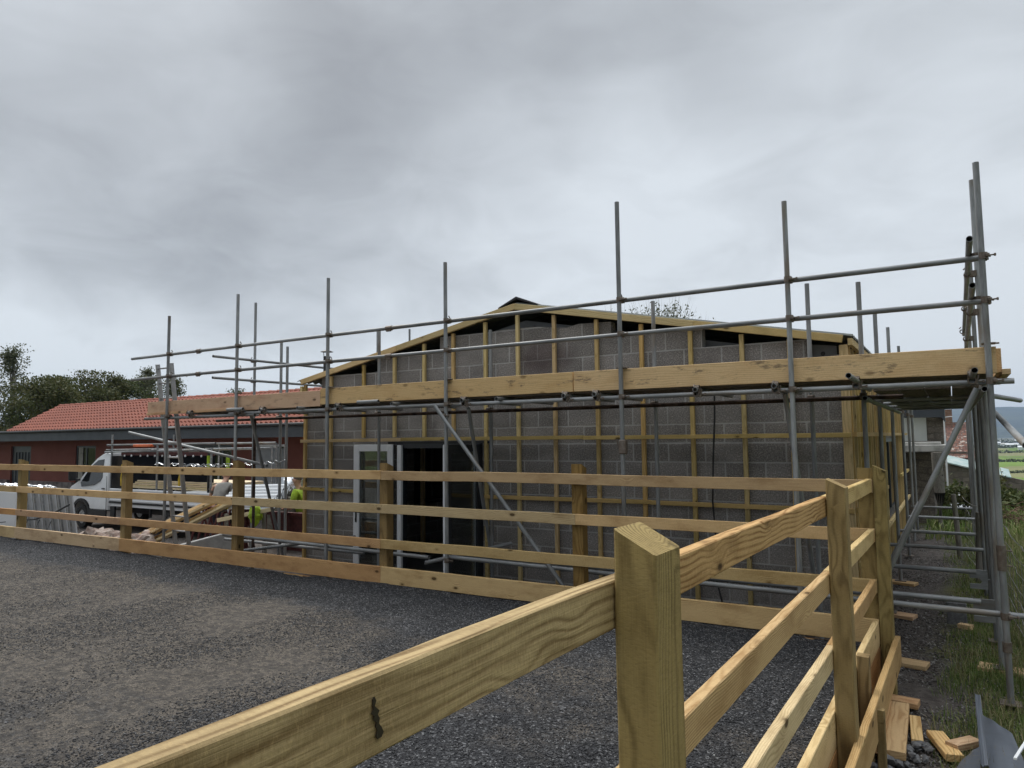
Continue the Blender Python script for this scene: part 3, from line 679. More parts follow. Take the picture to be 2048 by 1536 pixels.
# left leaf folded right back against the wall (inside face out), right leaf at ninety degrees
leaf(Matrix.Translation((DX0-.01, 8.385, FZ+.01)) @ Matrix.Rotation(R(180), 4, 'Z') @ Matrix.Scale(-1, 4, (0, 1, 0)), 'upvc_white', 'anthracite')
leaf(Matrix.Translation((DX1-.02, 8.44, FZ+.01)) @ Matrix.Rotation(R(-91), 4, 'Z') @ Matrix.Scale(1, 4), 'upvc_white', 'anthracite', wd=.79)
beam('stud', (-8.55, 10.6, FZ+.03), (-8.55, 10.6, 2.4), .09, .045, 'batten_wood', bld, up=(0, 1, 0))
MB().box((DX0+.09, 8.42, .62), (.08, .05, 2.12), ch=.004).build('door_frame', 'upvc_white', bld)
# flue of the stove, black cowl
fl = thing('stove_flue', (-9.55, 9.1, 2.5), 'black stove flue pipe with open cowl rising behind the left end of the gable', 'flue')
MB().cyl((-9.55, 9.1, 2.45), (-9.55, 9.1, 3.28), .06, 16).build('flue_pipe', 'black_plastic', fl, True)
mb = MB(); mb.cyl((-9.55, 9.1, 3.36), (-9.55, 9.1, 3.40), .115, 18, r1=.02)
for a in range(3): mb.cyl((-9.55+.05*math.cos(a*2.1), 9.1+.05*math.sin(a*2.1), 3.27), (-9.55+.06*math.cos(a*2.1), 9.1+.06*math.sin(a*2.1), 3.37), .006, 6)
mb.build('cowl', 'black_plastic', fl)
# hanging cable and red tape
pts = [(-2.365, 8.38, 2.45), (-2.37, 8.37, 2.0), (-2.40, 8.36, 1.5), (-2.425, 8.37, 1.0), (-2.40, 8.38, .5), (-2.41, 8.37, .1), (-2.33, 8.34, -.2), (-2.25, 8.2, -.4)]
tag(MB().path(pts, .011, 8).build('cable', 'black_cable', smooth=True), 'black cable hanging down the blockwork wall below the scaffold', 'cable')

# ================================================================ SCAFFOLD
sc = thing('scaffold', (-4, 7.5, -.42), 'galvanised tube scaffold with timber toe boards wrapping round the block building', 'scaffold')
cp = MB()                                            # one double coupler, shared by all copies
cp.cyl((0, 0, -.028), (0, 0, .028), .034, 10, inner=.024); cp.cyl((-.028, .05, 0), (.028, .05, 0), .034, 10, inner=.024)
cp.box((0, .025, 0), (.05, .03, .05), ch=.006); cp.cyl((.03, -.03, 0), (.05, .045, 0), .007, 6); cp.cyl((.045, -.01, 0), (.085, -.01, 0), .007, 6); cp.box((.082, -.01, 0), (.016, .024, .022), ch=.003)
cp.cyl((-.01, .085, .045), (-.01, .06, .07), .007, 6); cp.box((.03, -.03, 0), (.03, .018, .03), ch=.004)
CPM = cp.mesh('coupler'); CPM.materials.append(MATS['coupler_steel']); NCP = [0]
def coupler(x, y, z, rz=0, rx=0):
    NCP[0] += 1
    if NCP[0] > 99: return
    link('coupler', CPM, None, sc, Matrix.Translation((x, y, z)) @ Matrix.Rotation(rz+random.uniform(-.1, .1), 4, 'Z') @ Matrix.Rotation(rx, 4, 'X'))
front = [(-11.05, 3.87), (-9.28, 4.03), (-7.33, 4.03), (-5.275, 3.965), (-2.96, 4.30), (-1.25, 3.985), (.29, 4.03)]
for X, zt in front:
    tube('standard', (X, 7.0, gz(X, 7)+.03), (X+random.uniform(-.012, .012), 7.0, zt), sc)
    for z_ in (3.23, 2.86): coupler(X, 7.0, z_)
    coupler(X, 7.0, 2.19); coupler(X+.0, 7.0, .30) if X > -6 else None
inner = [(-9.72, 8.22, 3.50), (-7.47, 8.2, 3.445), (-5.41, 8.2, 3.275), (-3.03, 8.2, 3.415), (-1.27, 8.2, 3.41), (-.76, 8.13, 3.35)]
for X, Y, zt in inner:
    tube('standard', (X, Y, gz(X, Y)+.03), (X, Y, zt), sc); coupler(X, Y, 2.16, R(180))
tube('standard', (-9.95, 8.55, -.4), (-9.95, 8.55, 3.43), sc)
tube('standard', (-10.10, 8.0, -.45), (-10.10, 8.0, 2.15), sc, 'rusty_steel')
side_out = [(8.0, .283, 4.19), (9.0, .285, 2.5), (10.2, .29, 3.9), (11.5, .28, 2.4), (12.5, .29, 4.15), (14.0, .27, 3.3), (15.9, .28, 3.3), (17.8, .28, 3.3)]
for Y, X, zt in side_out:
    tube('standard', (X, Y, gz(X, Y)+.03), (X-.005, Y, zt), sc)
side_in = [(9.85, 3.32), (12.0, 3.37), (14.5, 3.35), (16.6, 3.3), (18.2, 3.3)]
for Y, zt in side_in: tube('standard', (-.75, Y, gz(-.75, Y)+.03), (-.75, Y, zt), sc); coupler(-.75, Y, 2.16, R(90))
for Y, zt in ((8.53, 4.31), (11.8, 4.19), (12.9, 4.37), (15.5, 4.1)): tube('standard', (-10.8, Y, -.5), (-10.8, Y, zt), sc)
for Y in (8.53, 11.8):
    for z_ in (3.23, 2.86): coupler(-10.8, Y, z_, R(90))
# guard rails (joined in two lengths), returns on both sides
for z_ in (3.23, 2.86):
    tube('guard_rail', (-12.2, 7.05, z_), (-6.25, 7.05, z_), sc); tube('guard_rail', (-6.25, 7.05, z_), (.33, 7.05, z_-.003), sc)
    for X in (-10.3, -6.25): MB().cyl((-.05, 0, 0), (.05, 0, 0), .033, 10).box((.0, -.01, -.03), (.08, .03, .03), ch=.005).build('sleeve', 'coupler_steel', sc, M=Matrix.Translation((X, 7.05, z_)))
    tube('guard_rail', (.19, 6.55, z_+.055), (.225, 12.9, z_+.05), sc)
    tube('guard_rail', (-10.74, 7.62, z_), (-10.74, 16.0, z_), sc)
    for Y in (8.0, 10.2, 12.5): coupler(.25, Y, z_+.05, R(90))
    coupler(.24, 7.08, z_+.02, R(45))
# ledgers
tube('ledger', (-11.75, 7.05, 2.165), (-8.9, 7.05, 2.165), sc); tube('ledger', (-9.5, 7.05, 2.19), (-5.1, 7.05, 2.185), sc); tube('ledger', (-5.6, 7.05, 2.185), (.45, 7.05, 2.185), sc)
tube('ledger', (-6.72, 6.96, 2.265), (-6.35, 6.96, 2.265), sc); tube('ledger', (-9.42, 6.95, 2.25), (-9.05, 6.95, 2.25), sc)
tube('ledger', (-11.3, 8.12, 2.14), (-5.2, 8.12, 2.14), sc, 'rusty_steel'); tube('ledger', (-5.2, 8.12, 2.14), (-.4, 8.12, 2.14), sc, 'rusty_steel')
tube('ledger', (-.70, 7.6, 2.11), (-.70, 13.0, 2.11), sc); tube('ledger', (.24, 6.9, 2.12), (.24, 13.0, 2.12), sc)
tube('ledger', (-5.3, 7.06, .33), (.62, 7.06, .30), sc); tube('ledger', (-9.6, 7.06, .34), (-5.6, 7.06, .30), sc)
tube('ledger', (-5.9, 8.12, .16), (-.4, 8.12, .16), sc); tube('ledger', (-11.0, 8.12, .05), (-7.7, 8.12, .05), sc)
tube('ledger', (-.70, 6.9, .24), (-.70, 17.6, .30), sc); tube('ledger', (-5.7, 7.1, .22), (-5.1, 8.2, .36), sc)
tube('ledger', (-9.3, 7.15, .10), (-7.9, 8.15, .28), sc)
# transoms: putlog ends poke out below the toe board
for X in (-10.4, -9.15, -8.65, -7.85, -7.1, -6.1, -5.0, -4.5, -3.62, -3.25, -2.15, -1.4):
    tube('transom', (X, 6.93, 2.225), (X, 8.3, 2.225), sc); coupler(X, 7.0, 2.19, rx=R(90)) if X not in (-7.85, -6.1, -4.5) else None
tube('transom', (-.70, 6.38, 2.245), (-.72, 8.35, 2.235), sc); tube('transom', (.17, 6.50, 2.245), (.15, 8.35, 2.235), sc)
coupler(-.71, 7.02, 2.20, rx=R(90)); coupler(.16, 7.02, 2.20, rx=R(90))
for Y in (9.4, 10.6, 11.8, 12.85): tube('transom', (-.85, Y, 2.165), (.36, Y, 2.165), sc)
for Y in (10.8, 12.4, 14.6, 16.6): tube('transom', (-.78, Y, .30), (.26, Y, .30), sc)
for Y in (7.45, 9.0):          # adjustable inside-board brackets
    tube('transom', (-.80, Y, .31), (.14, Y, .31), sc)
    mb = MB(); mb.prism([(.08, .335), (.24, .335), (.24, .14), (.08, .14), (.08, .19), (.17, .19), (.19, .215), (.17, .25), (.08, .25)], Y-.012, Y+.012); mb.cyl((.22, Y, .24), (.33, Y, .24), .008, 6)
    mb.build('bracket', 'galvanised', sc)
# platform boards and toe boards
jb = [(-11.1, -8.9), (-8.897, -7.2), (-7.197, -3.55), (-3.547, .30)]
for k, y in enumerate((7.20, 7.43, 7.66, 7.89, 8.05)):
    off = random.uniform(-.25, .25) if k else 0
    for (a, b) in jb: beam('platform_board', (a+(off if a > -11 else 0), y, 2.2695), (b-.003+(off if b < 0 else 0), y, 2.2695), .222 if k < 4 else .09, .038, 'board_old', sc, ch=.003)
for k, x in enumerate((-.56, -.33, -.10, .13)): beam('platform_board', (x, 8.17, 2.222), (x, 12.9, 2.222), .222, .038, 'board_old', sc, ch=.003)
tb = [(-11.68, -7.52, 'board_brown', 2.335, 2.355), (-7.515, -3.56, 'board_wood', 2.377, 2.383), (-3.545, .34, 'board_wood', 2.383, 2.365)]
for a, b, mt, za, zb in tb: beam('toe_board', (a, 7.065, za), (b, 7.065, zb+.0), .038, .222, mt, sc, seg=20, rough_edge=.002)
beam('toe_board', (-11.68, 7.035, 2.24), (-9.35, 7.035, 2.262), .02, .04, 'board_brown', sc)
beam('toe_board', (.355, 7.06, 2.36), (.355, 12.9, 2.36), .038, .2, 'board_wood', sc); beam('platform_board', (.40, 7.02, 2.262), (.40, 8.5, 2.262), .06, .045, 'board_wood', sc)
for X in (-9.28, -7.33, -5.275, -2.96, .29):       # toe board clips
    MB().box((0, .0, 0), (.10, .075, .014), ch=.002).cyl((.05, 0, 0), (.075, 0, 0), .008, 6).build('board_clip', 'coupler_steel', sc, M=Matrix.Translation((X, 7.03, 2.50)))
# braces
tube('brace', (-5.40, 6.93, 2.17), (-3.60, 6.93, .10), sc); coupler(-5.3, 6.97, 2.05)
tube('brace', (-5.03, 7.12, 2.14), (-5.35, 8.13, .05), sc); tube('brace', (-9.08, 7.12, 2.15), (-9.45, 8.10, -.2), sc)
tube('brace', (-1.34, 7.12, 2.16), (-1.30, 8.12, .2), sc); tube('brace', (.19, 6.96, 2.13), (-.56, 6.96, .52), sc)
tube('brace', (.33, 11.5, 2.26), (.40, 5.6, 1.68), sc); tube('brace', (-13.7, 7.9, 1.965), (-9.65, 7.9, 1.36), sc)
tube('brace', (.30, 8.05, 2.12), (.62, 9.1, 2.1), sc)
# splice sleeve on the corner standard, wedges on the lower lift
MB().cyl((.288, 7.0, .66), (.288, 7.0, .86), .034, 12).cyl((.31, 7.0, .82), (.36, 6.99, .82), .006, 6).cyl((.31, 7.0, .70), (.36, 6.99, .70), .006, 6).build('sleeve', 'coupler_steel', sc)
MB().cyl((.288, 7.0, .02), (.288, 7.0, .10), .033, 12).build('sleeve', 'coupler_steel', sc)
MB().box((-2.955, 7.0, 1.66), (.08, .07, .15), ch=.01).cyl((-2.99, 7.0, 1.6), (-3.03, 7.0, 1.74), .008, 6).build('sleeve', 'coupler_steel', sc)
# base plates and timber sole boards
for X, Y in [(x, 7.0) for x, _ in front[3:]]+[(x, y) for x, y, _ in inner[2:]]+[(-.75, y) for y, _ in side_in[:3]]+[(.283, 8.0), (.285, 9.0)]:
    MB().box((X, Y, gz(X, Y)+.047), (.15, .15, .008)).cyl((X, Y, gz(X, Y)+.05), (X, Y, gz(X, Y)+.12), .018, 8).build('base_plate', 'coupler_steel', sc)
SB = [((-.62, 7.85), (-.30, 7.80), 'sole board timber lying half under the outer board beside the corner post'), ((-.80, 9.85), (-.48, 9.78), 'sole board timber under the second inner standard on the path'),
      ((-.92, 12.0), (-.55, 11.9), 'sole board timber under the farther inner standard on the path'), ((.10, 8.05), (.46, 8.0), 'pale sole board timber in the grass under the outer standard'), ((-1.0, 8.13), (-.58, 8.12), 'sole board timber at the foot of the building corner')]
for a, b, lb in SB:
    za = gz(*a)+.022; tag(beam('sole_board', (*a, za), (*b, za), .20, .04, 'offcut_wood'), lb, 'timber', 'sole boards under the scaffold feet')

# ================================================================ ALUMINIUM LADDER
lad = thing('ladder', (-11.39, 7.4, -.45), 'aluminium ladder leaning up through the left end of the scaffold platform', 'ladder')
def ladder(parent, a0, a1, b0, b1, n, skip=2):
    for p, q in ((a0, a1), (b0, b1)): beam('stile', p, q, .028, .075, 'aluminium', parent, up=(0, 1, 0), ch=.004)
    A0, A1, B0, B1 = map(Vector, (a0, a1, b0, b1))
    for i in range(n):
        f_ = (i+.7)/n; p, q = A0.lerp(A1, f_), B0.lerp(B1, f_); MB().cyl(p, q, .015, 8).build('rung', 'aluminium', parent, True)
ladder(lad, (-11.58, 7.62, -.45), (-11.56, 7.13, 3.10), (-11.20, 7.62, -.45), (-11.17, 7.13, 3.10), 14)

# ================================================================ RED BUNGALOW
bg_ = thing('red_bungalow', (-25, 15.4, -.6), 'long low bungalow with dark red walls, terracotta tiled roof and deep grey fascia', 'house')
ex0, ex1, ey, ry, ez, rz_ = -34.3, -12.5, 14.5, 16.6, 2.24, 3.40
WX = [(-36.0, -34.2, -.5, 1.66, 'd'), (-30.5, -29.0, -.5, 1.66, 'w'), (-23.3, -20.6, -.5, 1.66, 'w'), (-19.55, -18.0, -.5, 1.66, 'p')]
x = -42.0; mb = MB()
for a, b, za, zb, _ in WX: mb.prism([(x, -.8), (a, -.8), (a, 2.3), (x, 2.3)], 15.4, 15.6); mb.prism([(a, zb), (b, zb), (b, 2.3), (a, 2.3)], 15.4, 15.6); x = b
mb.prism([(x, -.8), (-12.5, -.8), (-12.5, 2.3), (x, 2.3)], 15.4, 15.6); mb.build('wall', 'red_render', bg_)
MB().prism([(15.6, -.8), (19.0, -.8), (19.0, 1.9), (16.6, 3.4), (15.6, 2.7)], ex0+.2, ex0+.4, 'X').build('wall', 'red_render', bg_)
MB().prism([(x, -.8) for x in (0,)] and [(-42, -.8), (ex1, -.8), (ex1, 2.2), (-42, 2.2)], 18.9, 19.1).build('wall', 'red_render', bg_)
for a, b in ((-42, -36.0), (-34.2, -30.5), (-29.0, -23.3), (-20.6, -19.55), (-18.0, -12.5)): MB().box(((a+b)/2, 15.33, -.3), (b-a, .12, .95)).build('plinth', 'plinth_stone', bg_)
for a, b, za, zb, k in WX:
    if k == 'd':
        d_ = MB().box(((a+b)/2, 15.5, (za+zb)/2), (b-a, .06, zb-za)).build('door', 'anthracite', bg_)
        mb = MB()
        for i in range(5): mb.box((a+.35+i*(b-a-.7)/4, 15.455, .75), (.07, .03, 1.3), ch=.008)
        mb.box(((a+b)/2, 15.455, -.05), (b-a-.5, .03, .1)); mb.build('panel', 'fascia_grey', d_)
    elif k == 'w':
        wn = window(bg_, 'Y', 15.47, a, b, za, zb, 'anthracite', mull=((a+b)/2,) if b-a < 2 else (a+(b-a)*.36, a+(b-a)*.8), fw=.09)
        MB().box((a+(b-a)*.22, 15.44, .6), ((b-a)*.22, .02, 2.0)).build('blind', 'blind_cream', wn)
    else: 
        wn = window(bg_, 'Y', 15.47, a, b, za, zb, 'upvc_white', fw=.07); MB().box(((a+b)/2, 15.45, .58), (b-a-.2, .02, 1.9)).build('blind', 'grey_sheet', wn)
MB().prism([(ey-.04, ez-.36), (ey, ez-.36), (ey, ez+.02), (ey-.04, ez+.02)], -42, ex1, 'X').build('fascia', 'fascia_grey', bg_)
MB().box((-27.25, 14.98, ez-.34), (29.5, .92, .03)).build('soffit', 'anthracite', bg_)
MB().cyl((-42, ey-.09, ez+.01), (ex1, ey-.09, ez+.01), .055, 10).build('gutter', 'black_plastic', bg_, True)
MB().box((-38.2, 16.8, ez+.06), (7.8, 4.6, .06)).build('flat_roof', 'anthracite', bg_)
rows, rise, run = 9, rz_-ez, ry-ey; px_ = .22; vs = []; fs = []
for r in range(rows):
    f0, f1 = r/rows, (r+1)/rows+.02; n_ = int((ex1-ex0)/px_*6); b0 = len(vs)
    for i in range(n_+1):
        x = ex0+(ex1-ex0)*i/n_; ph = (i % 6)/6; c_ = .032*(math.sin(2*math.pi*ph)+.3*math.sin(4*math.pi*ph))
        vs.append((x, ey-.05+run*f0, ez+.075+rise*f0+c_+.02)); vs.append((x, ey-.05+run*f0, ez+.035+rise*f0+c_*.3)); vs.append((x, ey-.05+run*f1, ez+.04+rise*f1+c_))
    for i in range(n_): a = b0+i*3; fs += [(a, a+3, a+5, a+2), (a, a+1, a+4, a+3)]
fs_ = len(vs); vs += [(ex0, ey-.04, ez+.02), (ex1, ey-.04, ez+.02), (ex1, ry, rz_), (ex0, ry, rz_), (ex1, 19.2, 1.95), (ex0, 19.2, 1.95)]
fs += [(fs_, fs_+1, fs_+2, fs_+3), (fs_+3, fs_+2, fs_+4, fs_+5)]
rf = MB().add(vs, fs).build('roof', 'roof_tile', bg_)
mb = MB()
for i in range(48): x = ex0+(ex1-ex0)*i/48; mb.cyl((x, ry, rz_+.02), (x+.47, ry, rz_+.005), .125, 10, r1=.115)
mb.build('ridge_tiles', 'roof_tile', rf)

# ================================================================ FLATBED TRUCK
tk = thing('flatbed_truck', (-19, 11.9, -.7), 'white flatbed truck with tube loading rack parked in front of the red bungalow', 'truck')
TY0, TY1 = 11.2, 13.2
def cabpoly(): return [(-22.62, -.30), (-22.66, .02), (-22.55, .36), (-22.38, .50), (-21.98, .66), (-21.50, 1.08), (-21.12, 1.34), (-20.85, 1.46), (-20.62, 1.50), (-20.46, 1.47), (-20.42, .9), (-20.42, -.13), (-21.30, -.13), (-21.36, .0), (-21.48, .09), (-21.62, .14), (-21.82, .155), (-22.02, .12), (-22.16, .04), (-22.24, -.10), (-22.26, -.30)]
bm = bmesh.new(); P_ = cabpoly(); lay = [(TY0+.10, .93), (TY0+.02, .985), (TY0, 1), (TY1, 1), (TY1-.02, .985), (TY1-.10, .93)]
vs = []; n_ = len(P_); cx, cz = -21.4, .45
def inset(y, k): 
    out = []
    for x, z in P_:
        tum = .10*max(0, (z-.55))
        yy = y+(tum if y < 12.2 else -tum); out.append((cx+(x-cx)*k if k < 1 else x, yy, cz+(z-cz)*k if k < 1 else z))
    return out
for y, k in [(TY0, .975), (TY0+.05, 1.0), (TY1-.05, 1.0), (TY1, .975)]: vs += inset(y, k)
fs = []
for l in range(3):
    for i in range(n_): fs.append((l*n_+i, l*n_+(i+1) % n_, (l+1)*n_+(i+1) % n_, (l+1)*n_+i))
fs += [tuple(range(n_)), tuple(range(4*n_-1, 3*n_-1, -1))]
me = MB().add(vs, fs).mesh('cab'); bm.from_mesh(me); bmesh.ops.triangulate(bm, faces=[f for f in bm.faces if len(f.verts) > 4]); bm.to_mesh(me); bm.free()
link('cab', me, 'white_paint', tk)
def sidewin(y, s_):
    pts = [(-21.80, .50), (-21.86, .62), (-21.38, 1.10), (-21.05, 1.27), (-20.74, 1.30), (-20.74, .78), (-20.85, .66), (-21.15, .56)]
    vs = [(x, y+s_*(.10*max(0, z-.55)-.004), z) for x, z in pts]+[(x, y+s_*(.10*max(0, z-.55)+.02), z) for x, z in pts]; n = len(pts)
    return vs, [tuple(range(n)), tuple(range(2*n-1, n-1, -1))]+[(i, n+i, n+(i+1) % n, (i+1) % n) for i in range(n)]
MB().add(*sidewin(TY0, 1)).build('side_window', 'glass_dark', tk); MB().add(*sidewin(TY1, -1)).build('side_window', 'glass_dark', tk)
MB().add([(-21.96, TY0+.14, .70), (-21.96, TY1-.14, .70), (-21.15, TY1-.2, 1.35), (-21.15, TY0+.2, 1.35), (-21.98, TY0+.14, .69), (-21.98, TY1-.14, .69), (-21.17, TY1-.2, 1.37), (-21.17, TY0+.2, 1.37)],
         [(0, 1, 2, 3), (7, 6, 5, 4), (0, 4, 5, 1), (1, 5, 6, 2), (2, 6, 7, 3), (3, 7, 4, 0)]).build('windscreen', 'glass_dark', tk)
mb = MB(); mb.box((-20.865, TY0-.003, -.235), (.87, .04, .21), ch=.01); mb.build('sill_trim', 'black_plastic', tk)
mb = MB(); mb.box((-22.58, 12.2, -.22), (.22, 1.98, .26), ch=.04); mb.build('bumper', 'black_plastic', tk)
pts = [(-21.8+.50*math.cos(a), -.34+.50*math.sin(a)) for a in [math.pi*i/14 for i in range(15)]]+[(-21.8+.42*math.cos(a), -.34+.42*math.sin(a)) for a in [math.pi-math.pi*i/14 for i in range(15)]]
MB().prism(pts, TY0-.015, TY0+.02).build('wheel_arch', 'black_plastic', tk)
MB().box((-20.46, TY0-.004, .35), (.014, .006, .95)).box((-21.5, TY0-.004, .33), (.10, .008, .03)).build('door_seam', 'black_plastic', tk)
MB().box((-20.62, TY0-.012, .47), (.15, .025, .035), ch=.008).build('door_handle', 'black_plastic', tk)
mr = MB().box((-21.98, TY0-.17, .85), (.12, .22, .36), ch=.04).box((-21.92, TY0-.04, .70), (.05, .14, .06), ch=.01).build('mirror', 'black_plastic', tk)
MB().box((-22.045, TY0-.17, .86), (.012, .16, .30), ch=.003).build('indicator', 'orange_plastic', mr)
MB().box((-22.585, TY0+.22, .22), (.14, .34, .2), ch=.04).build('headlight', 'glass_dark', tk); MB().box((-22.585, TY1-.22, .22), (.14, .34, .2), ch=.04).build('headlight', 'glass_dark', tk)
def wheel(x, y, r=.33):
    wl = MB(); 
    for (a, b, ra, rb) in ((-.11, -.09, r*.93, r), (-.09, .09, r, r), (.09, .11, r, r*.93)): wl.cyl((x, y+a, -.70+r), (x, y+b, -.70+r), ra, 26, r1=rb, inner=r*.62)
    wl = wl.build('wheel', 'tyre_rubber', tk, True)
    rm = MB().cyl((x, y-.085, -.70+r), (x, y+.02, -.70+r), r*.63, 22, r1=r*.5); rm.cyl((x, y-.115, -.70+r), (x, y-.08, -.70+r), r*.2, 12)
    for k in range(8): a = k*math.pi/4; rm.box((x+r*.4*math.cos(a), y-.09, -.70+r+r*.4*math.sin(a)), (.07, .02, .05), ch=.006)
    rm.build('rim', 'aluminium', wl)
for x in (-21.8, -17.5): wheel(x, TY0+.13); wheel(x, TY1-.13)
MB().box((-18.0, 12.2, -.16), (4.8, .9, .16)).build('chassis', 'black_plastic', tk)
MB().box((-17.85, 12.2, .035), (4.9, 2.0, .08), ch=.005).build('bed', 'white_paint', tk)
MB().box((-20.15, TY0+.03, -.26), (.22, .06, .5), ch=.01).build('mudguard', 'black_plastic', tk)
for x in (-19.6, -18.4, -16.4): MB().box((x, TY0+.06, -.12), (.05, .06, .26)).build('bracket', 'black_plastic', tk)
for y in (TY0+.015, TY1-.015):
    mb = MB(); mb.box((-17.85, y, .31), (4.9, .03, .36), ch=.006)
    for z in (.17, .27, .37, .46): mb.box((-17.85, y-.018 if y < 12 else y+.018, z), (4.88, .012, .035), ch=.004)
    mb.build('dropside', 'white_paint', tk)
MB().box((-17.85, TY0-.004, .105), (4.9, .03, .045)).build('rubbing_strip', 'black_plastic', tk)
MB().box((-15.40, 12.2, .31), (.03, 1.98, .36)).build('tailgate', 'white_paint', tk)
MB().box((-20.30, 12.2, .75), (.05, 1.95, 1.3), ch=.01).build('headboard', 'black_plastic', tk)
rk = lambda n, p, q, m_='galvanised': MB().cyl(p, q, .028, 10, inner=.022).build(n, m_, tk, True)
for x in (-20.35, -18.15, -15.85):
    for y in (TY0+.06, TY1-.06): rk('rack_post', (x, y, .08), (x, y, 2.0 if x < -20 else 1.72 if x < -18 else 1.62))
for y in (TY0+.06, TY1-.06): rk('rack_rail', (-20.6, y, 1.70), (-15.7, y, 1.72)); rk('rack_rail', (-20.7, y, 1.50), (-16.2, y, 1.56))
rk('rack_rail', (-20.38, TY0-.1, 1.56), (-20.38, TY1+.1, 1.56)); rk('rack_rail', (-15.9, TY0-.1, 1.58), (-15.9, TY1+.1, 1.58)); rk('rack_rail', (-18.2, TY0-.1, 1.55), (-18.2, TY1, 1.55))
for x in (-15.95, -15.2): 
    MB().cyl((x, TY0+.06, 1.12), (x, TY0+.06, 1.42), .045, 10).build('lime_sleeve', 'lime_cloth', tk); MB().cyl((x, TY0+.06, .2), (x, TY0+.06, 1.5), .03, 8).build('rack_post', 'black_plastic', tk)
rk('rack_post', (-15.5, TY1-.2, .2), (-15.5, TY1-.2, 1.7))
# dark tarpaulin hung from the rack, with its row of pale eyelets along a maroon hem
vs = []; fs = []; nx_, nz_ = 36, 10
for j in range(nz_+1):
    for i in range(nx_+1):
        x = -20.15+4.2*i/nx_; z = 1.44-.85*j/nz_; vs.append((x, TY0+.25+.03*math.sin(i*1.1+j*.3)*(j/nz_)+.02*noise.noise((x*2, z*3, 1)), z+.02*math.sin(i*.9)*(j/nz_)))
for j in range(nz_):
    for i in range(nx_): a = j*(nx_+1)+i; fs.append((a, a+1, a+nx_+2, a+nx_+1))
tp = MB().add(vs, fs).build('tarpaulin', 'tarpaulin', tk, True)
MB().box((-18.05, TY0+.225, 1.455), (4.2, .03, .10), ch=.005).build('hem', 'maroon_steel', tp)
for i in range(12): MB().cyl((-19.95+i*.34+(.1 if i > 1 else 0), TY0+.185, 1.40), (-19.95+i*.34+(.1 if i > 1 else 0), TY0+.205, 1.40), .028, 8).build('eyelet', 'upvc_white', tp)
MB().box((-18.75, TY0+.02, 1.68), (.80, .12, .07), ch=.01).build('marker_board', 'orange_plastic', tk)
for x in (-19.55, -16.9):
    MB().path([(x-.12, TY0-.03, .58), (x-.1, TY0-.05, .8), (x-.02, TY0-.06, 1.0), (x+.06, TY0-.05, 1.1), (x-.02, TY0-.03, 1.16), (x-.12, TY0-.02, 1.14)], .028, 8).build('grab_hook', 'yellow_strap', tk, True)
# timber load
ld = thing('timber_load', (-17.7, 12.1, .5), 'stack of pale sheathing boards lying on the bed of the white truck', 'timber')
for k in range(5): MB().box((-17.55+.05*k, 11.95, .53+k*.045), (4.3-.1*k, 1.1, .035), ch=.003).build('board', 'fresh_wood', ld)
for x in (-19.2, -17.5, -16): MB().box((x, 11.95, .48), (.08, 1.1, .06)).build('bearer', 'weathered_wood', ld)

# ================================================================ YARD CLUTTER LEFT
# ribbed metal sheets raised on trestles behind the scaffold
rs = thing('ribbed_sheets', (-12.3, 9.6, -.4), 'tilted stack of ribbed white roofing sheets behind the fence, left of the gable', 'metal sheets')
vs = []; fs = []
for k in range(3):
    n_ = 40; b0 = len(vs)
    for i in range(n_+1):
        v = i/n_; c_ = .035*max(-1, min(1, 2.2*math.sin(v*6*2*math.pi)))
        for x in (-12.75, -11.2): vs.append((x+.03*k, 9.25+.45*v, .50+.36*v+(x+12.75)*.04-.05*k+c_*.8)); 
    for i in range(n_): a = b0+i*2; fs.append((a, a+1, a+3, a+2))
MB().add(vs, fs).build('sheet', 'white_sheet', rs)
for x in (-12.6, -11.4): beam('bearer', (x, 9.2, .36), (x, 9.8, .74), .06, .06, 'weathered_wood', rs)
for x in (-12.6, -11.4):
    for y in (9.3, 9.8): beam('leg', (x, y, -.55), (x, y, .36 if y < 9.5 else .66), .06, .06, 'maroon_steel', rs)
MB().box((-12.55, 9.2, .46), (.30, .02, .09)).build('label_plate', 'number_plate', rs)
# timber trestle with hi-vis vest
tr = thing('timber_trestle', (-10.9, 8.7, -.5), 'rough timber trestle frame standing behind the far fence rails beside the scaffold', 'trestle')
for x in (-11.75, -11.35, -11.0, -10.7): beam('leg', (x, 8.65+.1*((x*10) % 2), -.5), (x, 8.7, .40+(x+11.75)*.12), .07, .045, 'weathered_wood', tr, up=(0, 1, 0))
beam('crossbar', (-11.9, 8.62, .28), (-10.4, 8.62, .55), .045, .07, 'fresh_wood', tr); beam('crossbar', (-11.9, 8.66, -.30), (-10.3, 8.66, -.33), .045, .07, 'weathered_wood', tr)
vs, fs = blob((0, 0, 0), (.15, .10, .17), 4, .5, 3)
tag(MB().add(vs, fs).build('safety_vest', 'lime_cloth', None, True, Matrix.Translation((-10.78, 8.57, .44))), 'crumpled lime yellow safety vest hung over the timber trestle', 'vest')
# planks leaning from the ground
for k, (dx, dy, dz) in enumerate(((0, 0, 0), (.30, -.12, -.02), (.62, .10, .0), (.80, -.05, -.06))):
    lb = ['upper left new plank of the four leaning up towards the truck bed', 'second new plank of the four leaning up towards the truck bed', 'third new plank of the four leaning up towards the truck bed', 'lowest new plank of the four leaning up towards the truck bed'][k]
    tag(beam('plank', (-15.9+dx, 9.0+dy, -.52+dz), (-12.75+dx*.7, 9.15+dy, .60+dz), .18, .045, 'fresh_wood'), lb, 'plank', 'new planks leaning by the truck')
